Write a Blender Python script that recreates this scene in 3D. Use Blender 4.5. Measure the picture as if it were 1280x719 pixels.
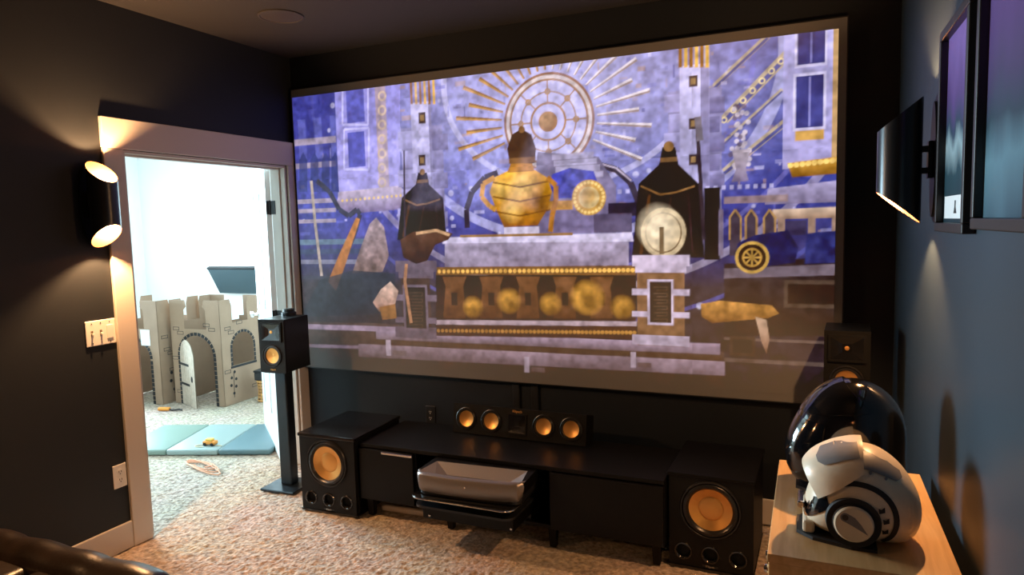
import bpy, bmesh, math, random
import numpy as np
from mathutils import Vector, Matrix

for o in list(bpy.data.objects):
    bpy.data.objects.remove(o)
SC = bpy.context.scene
COL = SC.collection
random.seed(4)
PI = math.pi

# ------------------------------------------------------------------ camera
PW, PH, FPX = 1280, 719, 850.0
YAW, PITCH, ROLL = -0.41506, -0.09148, -0.02672
CAM = Vector((3.1961, -3.6782, 1.6000))
_f = Vector((math.sin(YAW) * math.cos(PITCH), math.cos(YAW) * math.cos(PITCH), math.sin(PITCH)))
_r0 = Vector((math.cos(YAW), -math.sin(YAW), 0))
_u0 = _r0.cross(_f)
_r = _r0 * math.cos(ROLL) + _u0 * math.sin(ROLL)
_u = -_r0 * math.sin(ROLL) + _u0 * math.cos(ROLL)
cd = bpy.data.cameras.new('camera')
cd.sensor_width = 36
cd.lens = FPX / PW * 36
cd.clip_start = 0.05
cam = bpy.data.objects.new('camera', cd)
COL.objects.link(cam)
cam.matrix_world = Matrix(((_r.x, _u.x, -_f.x, CAM.x), (_r.y, _u.y, -_f.y, CAM.y),
                           (_r.z, _u.z, -_f.z, CAM.z), (0, 0, 0, 1)))
SC.camera = cam


def ray(px, py):
    return _f + _r * ((px - PW / 2) / FPX) - _u * ((py - PH / 2) / FPX)


def at_y(px, py, Y):
    d = ray(px, py)
    return CAM + d * ((Y - CAM.y) / d.y)


def at_z(px, py, Z):
    d = ray(px, py)
    return CAM + d * ((Z - CAM.z) / d.z)


# ------------------------------------------------------------------ light, exposure
SC.view_settings.view_transform = 'Standard'
SC.view_settings.look = 'None'
SC.view_settings.gamma = 1.0
SC.view_settings.exposure = 0.0
SC.view_settings.use_curve_mapping = False

world = bpy.data.worlds.new('daylight')
SC.world = world
world.use_nodes = True
world.node_tree.nodes['Background'].inputs[0].default_value = (0.75, 0.92, 1.0, 1)
world.node_tree.nodes['Background'].inputs[1].default_value = 3.0


def area_light(name, loc, direction, sx, sy, power, color):
    l = bpy.data.lights.new(name, 'AREA')
    l.shape = 'RECTANGLE'
    l.size, l.size_y = sx, sy
    l.energy = power
    l.color = color
    o = bpy.data.objects.new(name, l)
    COL.objects.link(o)
    o.location = loc
    o.rotation_euler = Vector(direction).to_track_quat('-Z', 'Y').to_euler()
    return o


DAY = (0.60, 0.87, 1.0)
WARM = (1.0, 0.51, 0.215)
wd = area_light('window_daylight', (-4.85, 0.75, 1.5), (1, -0.28, 0.0), 2.3, 1.5, 380, DAY)
wd.data.spread = 1.9
SCONCE_W = 56.0

# room size
RX, RY, RZ = 3.565, -5.6, 2.745      # right wall, back wall, ceiling
PX0, PY0, PY1 = -4.6, -3.0, 2.4      # playroom
DY0, DY1, DZ = -1.272, -0.10, 2.03   # door opening

# ------------------------------------------------------------------ materials
MATS = {}


def mat(name, color=(0.5, 0.5, 0.5), rough=0.5, metal=0.0, spec=0.5, coat=0.0, emit=None, es=0.0,
        noise=None, bump=None, trans=0.0):
    """noise=(scale, amount): gentle colour variation. bump=(scale, strength, distance)"""
    if name in MATS:
        return MATS[name]
    m = bpy.data.materials.new(name)
    m.use_nodes = True
    nt = m.node_tree
    b = nt.nodes['Principled BSDF']
    b.inputs['Base Color'].default_value = (*color, 1)
    b.inputs['Roughness'].default_value = rough
    b.inputs['Metallic'].default_value = metal
    b.inputs['Specular IOR Level'].default_value = spec
    b.inputs['Coat Weight'].default_value = coat
    b.inputs['Coat Roughness'].default_value = 0.08
    b.inputs['Transmission Weight'].default_value = trans
    if emit:
        b.inputs['Emission Color'].default_value = (*emit, 1)
        b.inputs['Emission Strength'].default_value = es
    tc = nt.nodes.new('ShaderNodeTexCoord')
    if noise:
        n = nt.nodes.new('ShaderNodeTexNoise')
        n.inputs['Scale'].default_value = noise[0]
        n.inputs['Detail'].default_value = 5
        nt.links.new(tc.outputs['Object'], n.inputs['Vector'])
        r = nt.nodes.new('ShaderNodeValToRGB')
        a = noise[1]
        r.color_ramp.elements[0].position = 0.3
        r.color_ramp.elements[1].position = 0.7
        r.color_ramp.elements[0].color = (*[max(0, c * (1 - a)) for c in color], 1)
        r.color_ramp.elements[1].color = (*[min(1, c * (1 + a)) for c in color], 1)
        nt.links.new(n.outputs['Fac'], r.inputs['Fac'])
        nt.links.new(r.outputs['Color'], b.inputs['Base Color'])
    if bump:
        n2 = nt.nodes.new('ShaderNodeTexNoise')
        n2.inputs['Scale'].default_value = bump[0]
        n2.inputs['Detail'].default_value = 3
        nt.links.new(tc.outputs['Object'], n2.inputs['Vector'])
        bp = nt.nodes.new('ShaderNodeBump')
        bp.inputs['Strength'].default_value = bump[1]
        bp.inputs['Distance'].default_value = bump[2]
        nt.links.new(n2.outputs['Fac'], bp.inputs['Height'])
        nt.links.new(bp.outputs['Normal'], b.inputs['Normal'])
    MATS[name] = m
    return m


def carpet_mat():
    m = mat('carpet', (0.5, 0.4, 0.32), 0.95, spec=0.1)
    nt = m.node_tree
    b = nt.nodes['Principled BSDF']
    tc = nt.nodes['Texture Coordinate']
    v = nt.nodes.new('ShaderNodeTexVoronoi')
    v.inputs['Scale'].default_value = 62
    n = nt.nodes.new('ShaderNodeTexNoise')
    n.inputs['Scale'].default_value = 42
    n.inputs['Detail'].default_value = 6
    big = nt.nodes.new('ShaderNodeTexNoise')
    big.inputs['Scale'].default_value = 3
    for q in (v, n, big):
        nt.links.new(tc.outputs['Object'], q.inputs['Vector'])
    r = nt.nodes.new('ShaderNodeValToRGB')
    e = r.color_ramp.elements
    e[0].position = 0.32
    e[0].color = (0.27, 0.195, 0.135, 1)
    e[1].position = 0.68
    e[1].color = (0.72, 0.56, 0.42, 1)
    nt.links.new(n.outputs['Fac'], r.inputs['Fac'])
    mx = nt.nodes.new('ShaderNodeMixRGB')
    mx.blend_type = 'MULTIPLY'
    mx.inputs[0].default_value = 0.25
    nt.links.new(r.outputs['Color'], mx.inputs[1])
    nt.links.new(big.outputs['Color'], mx.inputs[2])
    nt.links.new(mx.outputs[0], b.inputs['Base Color'])
    ad = nt.nodes.new('ShaderNodeMath')
    ad.operation = 'SUBTRACT'
    nt.links.new(n.outputs['Fac'], ad.inputs[0])
    nt.links.new(v.outputs['Distance'], ad.inputs[1])
    bp = nt.nodes.new('ShaderNodeBump')
    bp.inputs['Strength'].default_value = 0.7
    bp.inputs['Distance'].default_value = 0.008
    nt.links.new(ad.outputs[0], bp.inputs['Height'])
    nt.links.new(bp.outputs['Normal'], b.inputs['Normal'])
    b.inputs['Sheen Weight'].default_value = 0.3
    return m


def wood_mat(name, c1, c2, rough=0.4, scale=(1.5, 18, 18)):
    m = mat(name, c1, rough)
    nt = m.node_tree
    b = nt.nodes['Principled BSDF']
    mp = nt.nodes.new('ShaderNodeMapping')
    mp.inputs['Scale'].default_value = scale
    nt.links.new(nt.nodes['Texture Coordinate'].outputs['Object'], mp.inputs['Vector'])
    n = nt.nodes.new('ShaderNodeTexNoise')
    n.inputs['Scale'].default_value = 3
    n.inputs['Detail'].default_value = 6
    n.inputs['Distortion'].default_value = 0.6
    nt.links.new(mp.outputs['Vector'], n.inputs['Vector'])
    r = nt.nodes.new('ShaderNodeValToRGB')
    r.color_ramp.elements[0].position = 0.35
    r.color_ramp.elements[1].position = 0.65
    r.color_ramp.elements[0].color = (*c1, 1)
    r.color_ramp.elements[1].color = (*c2, 1)
    nt.links.new(n.outputs['Fac'], r.inputs['Fac'])
    nt.links.new(r.outputs['Color'], b.inputs['Base Color'])
    return m


def cone_mat():
    """spun copper: concentric sheen"""
    m = mat('spun_copper', (0.86, 0.46, 0.14), 0.42, metal=0.85)
    return m


CARPET = carpet_mat()
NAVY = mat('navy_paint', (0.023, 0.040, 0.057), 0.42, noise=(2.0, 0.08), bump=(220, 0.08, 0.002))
NAVY_SHADED = mat('navy_paint_shaded', (0.0135, 0.0165, 0.020), 0.55, spec=0.3, noise=(2.0, 0.08), bump=(220, 0.08, 0.002))  # darkened copy of the navy paint: the left wall's shade put into its colour
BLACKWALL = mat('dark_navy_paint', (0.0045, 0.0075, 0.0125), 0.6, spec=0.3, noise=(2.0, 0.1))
CEIL = mat('charcoal_ceiling_paint', (0.028, 0.028, 0.031), 0.7, spec=0.3, bump=(160, 0.1, 0.003))
WHITEP = mat('white_wall_paint', (0.90, 0.91, 0.90), 0.7)
TRIM = mat('white_trim_paint', (0.58, 0.53, 0.48), 0.35)
BLACKWOOD = mat('black_ash', (0.0032, 0.003, 0.003), 0.42, spec=0.22, bump=(60, 0.05, 0.001))
BLACKGLOSS = mat('piano_black', (0.006, 0.006, 0.007), 0.08, coat=0.6)
BAFFLE = mat('black_baffle', (0.0045, 0.0045, 0.0045), 0.45, spec=0.25)
RUBBER = mat('rubber', (0.012, 0.012, 0.013), 0.3)
BLACKMET = mat('black_metal', (0.018, 0.020, 0.024), 0.35, metal=0.3)
DARK = mat('dark_void', (0.004, 0.004, 0.004), 0.8)
COPPER = cone_mat()
CHROME = mat('chrome', (0.75, 0.73, 0.7), 0.18, metal=1.0)
PLATEW = mat('white_plastic_plate', (0.80, 0.77, 0.72), 0.3)
SILVER = mat('silver_plastic', (0.25, 0.225, 0.215), 0.36, metal=0.55)
LEATHER = mat('dark_brown_leather', (0.022, 0.014, 0.010), 0.32, noise=(9, 0.35), bump=(90, 0.25, 0.003))
CARDB = mat('cardboard', (0.33, 0.215, 0.14), 0.8, noise=(6, 0.08))
CARDLT = mat('pale_cardboard', (0.52, 0.42, 0.33), 0.8, noise=(30, 0.12))
INK = mat('black_print', (0.015, 0.015, 0.017), 0.7)
PAPER = mat('white_paper', (0.82, 0.84, 0.85), 0.7)
PINE = wood_mat('pale_birch', (0.62, 0.37, 0.15), (0.76, 0.49, 0.22), 0.33, (14, 1.2, 14))
SHADEOUT = mat('sconce_black_metal', (0.020, 0.024, 0.028), 0.30, metal=0.4)
SHADEIN = mat('sconce_lining_glow_tint', (0.07, 0.026, 0.007), 0.5)  # white lining tinted dark orange: the lamp's warm glow put into the colour
LED = mat('lamp_diffuser', (1, 0.9, 0.75), 0.5, emit=(1.0, 0.74, 0.42), es=6.0)


# ------------------------------------------------------------------ mesh kit
def link(o, parent=None, label=None, cat=None, group=None, kind=None):
    COL.objects.link(o)
    if parent is not None:
        o.parent = parent
    if label:
        o['label'] = label
    if cat:
        o['category'] = cat
    if group:
        o['group'] = group
    if kind:
        o['kind'] = kind
    return o


def thing(name, label, cat, loc=(0, 0, 0), rotz=0.0, group=None):
    o = bpy.data.objects.new(name, None)
    o.empty_display_size = 0.05
    link(o, None, label, cat, group)
    o.location = loc
    o.rotation_euler = (0, 0, rotz)
    return o


class MB:
    def __init__(self):
        self.bm = bmesh.new()

    def box(self, x0, x1, y0, y1, z0, z1, bev=0.0, seg=2):
        r = bmesh.ops.create_cube(self.bm, size=1.0)
        vs = r['verts']
        for v in vs:
            v.co = Vector(((x0 + x1) / 2 + v.co.x * (x1 - x0), (y0 + y1) / 2 + v.co.y * (y1 - y0),
                           (z0 + z1) / 2 + v.co.z * (z1 - z0)))
        if bev > 0:
            es = list({e for v in vs for e in v.link_edges})
            bmesh.ops.bevel(self.bm, geom=es, offset=bev, segments=seg, affect='EDGES', profile=0.5)
        return self

    def lathe(self, prof, origin=(0, 0, 0), axis=(0, 0, 1), n=40, close=False):
        """prof: list of (r, h) along axis"""
        ax = Vector(axis).normalized()
        q = Vector((0, 0, 1)).rotation_difference(ax)
        og = Vector(origin)
        rings = []
        for (r, h) in prof:
            if r < 1e-6:
                rings.append([self.bm.verts.new(og + q @ Vector((0, 0, h)))])
            else:
                rings.append([self.bm.verts.new(og + q @ Vector((r * math.cos(2 * PI * i / n), r * math.sin(2 * PI * i / n), h)))
                              for i in range(n)])
        prs = list(zip(rings[:-1], rings[1:]))
        if close:
            prs.append((rings[-1], rings[0]))
        for a, b in prs:
            if len(a) == 1 and len(b) == 1:
                continue
            for i in range(n):
                j = (i + 1) % n
                if len(a) == 1:
                    self.bm.faces.new((a[0], b[j], b[i]))
                elif len(b) == 1:
                    self.bm.faces.new((a[i], a[j], b[0]))
                else:
                    self.bm.faces.new((a[i], a[j], b[j], b[i]))
        return self

    def cyl(self, p0, p1, r, n=16, r1=None):
        p0, p1 = Vector(p0), Vector(p1)
        L = (p1 - p0).length
        return self.lathe([(0, 0), (r, 0), (r if r1 is None else r1, L), (0, L)], p0, p1 - p0, n)

    def tube(self, pts, r, n=6):
        pts = [Vector(p) for p in pts]
        rings = []
        for i, p in enumerate(pts):
            t = (pts[min(i + 1, len(pts) - 1)] - pts[max(i - 1, 0)]).normalized()
            up = Vector((0, 0, 1)) if abs(t.z) < 0.95 else Vector((1, 0, 0))
            a = t.cross(up).normalized()
            b = a.cross(t)
            rings.append([self.bm.verts.new(p + a * (r * math.cos(2 * PI * k / n)) + b * (r * math.sin(2 * PI * k / n)))
                          for k in range(n)])
        for a, b in zip(rings[:-1], rings[1:]):
            for i in range(n):
                j = (i + 1) % n
                self.bm.faces.new((a[i], a[j], b[j], b[i]))
        self.bm.faces.new(rings[0])
        self.bm.faces.new(rings[-1])
        return self

    def prism(self, outline, frame, thick, holes=()):
        """outline: 2D points; frame(u,v,w)->Vector; extruded w 0..thick; holes: outlines"""
        bm = bmesh.new()
        edges = []
        for loop in [outline] + list(holes):
            vs = [bm.verts.new((p[0], p[1], 0)) for p in loop]
            edges += [bm.edges.new((vs[i], vs[(i + 1) % len(vs)])) for i in range(len(vs))]
        bmesh.ops.triangle_fill(bm, edges=edges, use_beauty=True, use_dissolve=False)
        r = bmesh.ops.extrude_face_region(bm, geom=bm.faces[:])
        for v in [g for g in r['geom'] if isinstance(g, bmesh.types.BMVert)]:
            v.co.z = thick
        mp = {}
        for v in bm.verts:
            mp[v] = self.bm.verts.new(frame(v.co.x, v.co.y, v.co.z))
        for f in bm.faces:
            self.bm.faces.new([mp[v] for v in f.verts])
        bm.free()
        return self

    def xf(self, M):
        bmesh.ops.transform(self.bm, matrix=M, verts=self.bm.verts[:])
        return self

    def mesh(self, name, smooth=False, angle=0.6):
        bmesh.ops.recalc_face_normals(self.bm, faces=self.bm.faces[:])
        if smooth:
            for f in self.bm.faces:
                f.smooth = True
            for e in self.bm.edges:
                if len(e.link_faces) == 2 and e.calc_face_angle(0) > angle:
                    e.smooth = False
        me = bpy.data.meshes.new(name)
        self.bm.to_mesh(me)
        self.bm.free()
        return me

    def build(self, name, material, parent=None, smooth=False, loc=None, **kw):
        me = self.mesh(name, smooth)
        me.materials.append(material)
        o = bpy.data.objects.new(name, me)
        link(o, parent, **kw)
        if loc is not None:
            o.location = loc
        return o


def struct(name, mb, m, parent=None, smooth=False):
    return mb.build(name, m, parent, smooth, kind='structure' if parent is None else None)


def text_part(name, body, size, m, parent, M, depth=0.0008):
    c = bpy.data.curves.new(name, 'FONT')
    c.body = body
    c.size = size
    c.extrude = depth
    c.align_x = 'CENTER'
    c.align_y = 'CENTER'
    t = bpy.data.objects.new(name + '_tmp', c)
    COL.objects.link(t)
    me = bpy.data.meshes.new_from_object(t)
    bpy.data.objects.remove(t)
    me.transform(M)
    me.materials.clear()
    me.materials.append(m)
    o = bpy.data.objects.new(name, me)
    return link(o, parent)


FACE_NEG_Y = Matrix.Rotation(PI / 2, 4, 'X')    # text in XZ plane, read from -Y
FR_XZ = lambda y0: (lambda u, v, w: Vector((u, y0 + w, v)))
FR_YZ = lambda x0: (lambda u, v, w: Vector((x0 + w, u, v)))
FR_XY = lambda z0: (lambda u, v, w: Vector((u, v, z0 + w)))


def rect(x0, x1, y0, y1):
    return [(x0, y0), (x1, y0), (x1, y1), (x0, y1)]


def arch(x0, x1, y0, y1, n=14):
    """rect with a round head, reaching y1"""
    r = (x1 - x0) / 2
    pts = [(x0, y0), (x1, y0)]
    for i in range(n + 1):
        a = PI * i / n
        pts.append((x0 + r + r * math.cos(a), y1 - r + r * math.sin(a)))
    return pts


# ------------------------------------------------------------------ the setting
flo = struct('floor', MB().box(PX0 - 0.1, RX + 0.1, RY - 0.1, PY1 + 0.1, -0.1, -0.012), mat('subfloor', (0.3, 0.25, 0.2), 0.9))


def carpet_grid():
    xs = np.concatenate([np.linspace(PX0 - 0.1, -2.7, 12)[:-1], np.arange(-2.7, 3.56, 0.0095), [RX + 0.1]])
    ys = np.concatenate([np.linspace(RY - 0.1, -2.35, 12)[:-1], np.arange(-2.35, 1.30, 0.0095), np.linspace(1.32, PY1 + 0.1, 6)])
    Xg, Yg = np.meshgrid(xs, ys)
    r = np.random.default_rng(3)
    n0 = r.random(Xg.shape)
    n1 = r.random(Xg.shape)
    for _ in range(2):
        n1 = (n1 + np.roll(n1, 1, 0) + np.roll(n1, -1, 0) + np.roll(n1, 1, 1) + np.roll(n1, -1, 1)) / 5
    n1 = (n1 - n1.mean()) / n1.std()
    h = -0.0045 + 0.0028 * (n0 - 0.5) + 0.0019 * n1
    Zg = np.clip(h, -0.0105, 0.0)
    ny_, nx_ = Xg.shape
    m_ = bpy.data.meshes.new('carpet_pile')
    m_.vertices.add(ny_ * nx_)
    m_.vertices.foreach_set('co', np.stack([Xg, Yg, Zg], -1).astype(np.float32).ravel())
    ix = np.arange(ny_ * nx_).reshape(ny_, nx_)
    q = np.stack([ix[:-1, :-1], ix[:-1, 1:], ix[1:, 1:], ix[1:, :-1]], -1).reshape(-1, 4)
    m_.loops.add(q.size)
    m_.loops.foreach_set('vertex_index', q.astype(np.int32).ravel())
    m_.polygons.add(len(q))
    m_.polygons.foreach_set('loop_start', (np.arange(len(q)) * 4).astype(np.int32))
    m_.polygons.foreach_set('use_smooth', np.ones(len(q), bool))
    m_.update(calc_edges=True)
    m_.materials.append(CARPET)
    return link(bpy.data.objects.new('carpet_pile', m_), flo, kind='stuff')


carpet_grid()
struct('ceiling', MB().box(-0.06, RX + 0.12, RY - 0.12, 0.12, RZ, RZ + 0.1), CEIL)
struct('ceiling_playroom', MB().box(PX0 - 0.12, -0.06, PY0 - 0.12, PY1 + 0.12, RZ, RZ + 0.1), WHITEP)
notch = [(RY, 0), (DY0, 0), (DY0, DZ), (DY1, DZ), (DY1, 0), (0.12, 0), (0.12, RZ), (RY, RZ)]
struct('wall_left', MB().prism(notch, FR_YZ(-0.06), 0.06), NAVY_SHADED)
notch2 = [(PY0, 0), (DY0, 0), (DY0, DZ), (DY1, DZ), (DY1, 0), (PY1, 0), (PY1, RZ), (PY0, RZ)]
struct('wall_playroom_near', MB().prism(notch2, FR_YZ(-0.12), 0.06), WHITEP)
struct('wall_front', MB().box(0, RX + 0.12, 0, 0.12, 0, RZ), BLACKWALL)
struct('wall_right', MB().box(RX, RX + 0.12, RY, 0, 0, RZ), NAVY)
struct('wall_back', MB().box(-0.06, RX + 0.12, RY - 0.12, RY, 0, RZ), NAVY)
struct('wall_playroom_far', MB().box(PX0 - 0.12, -0.12, PY1, PY1 + 0.12, 0, RZ), WHITEP)
struct('wall_playroom_side', MB().box(PX0 - 0.12, -0.12, PY0 - 0.12, PY0, 0, RZ), WHITEP)
WY0, WY1, WZ0, WZ1 = -0.4, 1.9, 0.8, 2.2
struct('wall_playroom_window', MB().prism(rect(PY0, PY1, 0, RZ), FR_YZ(PX0 - 0.12), 0.12,
                                          [rect(WY0, WY1, WZ0, WZ1)]), WHITEP)
w1 = bpy.data.objects.new('window_1', None)
link(w1, kind='structure')
w1.location = (PX0, (WY0 + WY1) / 2, WZ0)
hw = (WY1 - WY0) / 2
mb = MB()
mb.prism(rect(-hw, hw, 0, WZ1 - WZ0), FR_YZ(-0.09), 0.05,
         [rect(-hw + 0.05, -0.025, 0.05, WZ1 - WZ0 - 0.05), rect(0.025, hw - 0.05, 0.05, WZ1 - WZ0 - 0.05)])
mb.build('window_frame', TRIM, w1)
MB().box(-0.02, 0.05, -hw - 0.05, hw + 0.05, -0.03, 0.0, 0.004).build('window_sill', TRIM, w1)

# baseboards
struct('baseboard_left', MB().box(0, 0.016, RY, -1.384, 0, 0.138, 0.005), TRIM)
struct('baseboard_front', MB().box(0.02, RX, -0.016, 0, 0, 0.138, 0.005), TRIM)
struct('baseboard_right', MB().box(RX - 0.016, RX, RY, -0.02, 0, 0.138, 0.005), TRIM)
struct('baseboard_playroom', MB().box(PX0, -0.14, PY1 - 0.016, PY1, 0, 0.138, 0.005), TRIM)

# door casing, jambs, stops
door = bpy.data.objects.new('door_1', None)
link(door, kind='structure')
door.location = (0, 0, 0)
MB().box(0, 0.02, -1.384, DY0 - 0.004, 0, DZ + 0.004, 0.004).build('casing', TRIM, door)
MB().box(0, 0.02, DY1 + 0.006, -0.004, 0, DZ + 0.004, 0.004).build('casing', TRIM, door)
MB().box(0, 0.022, -1.386, -0.004, DZ + 0.004, 2.186, 0.004).build('casing_head', TRIM, door)
MB().box(-0.14, -0.12, DY1 + 0.004, 0.0, 0, DZ + 0.1, 0.004).build('casing', TRIM, door)
MB().box(-0.122, 0.004, DY0 - 0.001, DY0 + 0.014, 0, DZ, 0.002).build('jamb', TRIM, door)
MB().box(-0.122, 0.004, DY1 - 0.014, DY1 + 0.001, 0, DZ, 0.002).build('jamb', TRIM, door)
MB().box(-0.122, 0.004, DY0, DY1, DZ - 0.014, DZ + 0.001, 0.002).build('jamb_head', TRIM, door)
MB().box(-0.070, -0.035, DY1 - 0.026, DY1 - 0.013, 0, DZ - 0.013, 0.003).build('door_stop', TRIM, door)
MB().box(-0.070, -0.035, DY0 + 0.013, DY0 + 0.026, 0, DZ - 0.013, 0.003).build('door_stop', TRIM, door)
MB().box(-0.070, -0.035, DY0, DY1, DZ - 0.026, DZ - 0.013, 0.003).build('door_stop', TRIM, door)
# leaf, hinged on the right jamb and swung into the playroom
hx, hy = -0.125, -0.112
far = Vector((-0.755, 0.415))
ang = math.atan2(far.y - hy, far.x - hx)
LW = 0.92
leaf = bpy.data.objects.new('door_2', None)
link(leaf, kind='structure')
leaf.location = (hx, hy, 0.012)
leaf.rotation_euler = (0, 0, ang)
LT = 0.036
WHITEDOOR = mat('white_door_paint', (0.82, 0.82, 0.80), 0.35)
zz = [0, 0.24, 0.86, 1.02, 1.86, 2.0]
mb = MB()
mb.prism(rect(0, LW, 0, 2.0), FR_XZ(0), LT,
         [rect(0.11, 0.42, 0.24, 0.86), rect(0.50, 0.81, 0.24, 0.86), rect(0.11, 0.42, 1.02, 1.86), rect(0.50, 0.81, 1.02, 1.86)])
mb.build('door_frame', WHITEDOOR, leaf)
for (a, b) in ((0.11, 0.42), (0.50, 0.81)):
    for (c, d) in ((0.24, 0.86), (1.02, 1.86)):
        MB().box(a, b, 0.010, LT - 0.010, c, d).box(a + 0.05, b - 0.05, 0.004, LT - 0.004, c + 0.05, d - 0.05, 0.006).build('door_panel', WHITEDOOR, leaf)
kn = MB()
for s, y in ((-1, 0.0), (1, LT)):
    kn.lathe([(0, 0), (0.032, 0), (0.032, 0.006), (0.012, 0.012), (0.012, 0.035), (0.027, 0.045), (0.027, 0.06), (0, 0.068)],
             (LW - 0.07, y, 0.94), (0, s, 0), 20)
kn.build('door_knob', CHROME, leaf, True)
for hz in (1.76, 1.02, 0.22):
    mb = MB()
    mb.box(-0.128, -0.088, DY1 - 0.0175, DY1 - 0.0145, hz - 0.045, hz + 0.045, 0.001)
    mb.cyl((-0.131, DY1 - 0.020, hz - 0.048), (-0.131, DY1 - 0.020, hz + 0.048), 0.006, 10)
    mb.build('hinge', BLACKMET, door, label='black door hinge')
for hz in (1.748, 1.008, 0.208):
    MB().box(-0.003, 0.0, 0.002, LT - 0.002, hz - 0.045, hz + 0.045, 0.001).build('hinge', BLACKMET, leaf, label='black door hinge')


# ------------------------------------------------------------------ projection screen
SX0, SX1, SZ0, SZ1, SYF = 0.025, 3.346, 0.665, 2.533, -0.04
scr = thing('projection_screen', 'huge wall-mounted projection screen showing a gilded violet hall', 'projection screen',
            (SX0, SYF, SZ0))
SWm, SHm = SX1 - SX0, SZ1 - SZ0
SCRWHITE = mat('screen_fabric', (0.145, 0.145, 0.145), 0.85, spec=0.1)
MB().box(0.006, SWm - 0.006, 0.002, 0.030, 0.006, SHm - 0.006).build('screen_fabric', SCRWHITE, scr)
MB().prism(rect(0, SWm, 0, SHm), FR_XZ(0.0), 0.038, [rect(0.006, SWm - 0.006, 0.006, SHm - 0.006)]).build('screen_border', BLACKMET, scr)


def s2l(c):
    c = np.asarray(c, float) / 255.0
    return np.where(c <= 0.04045, c / 12.92, ((c + 0.055) / 1.055) ** 2.4)


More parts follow.
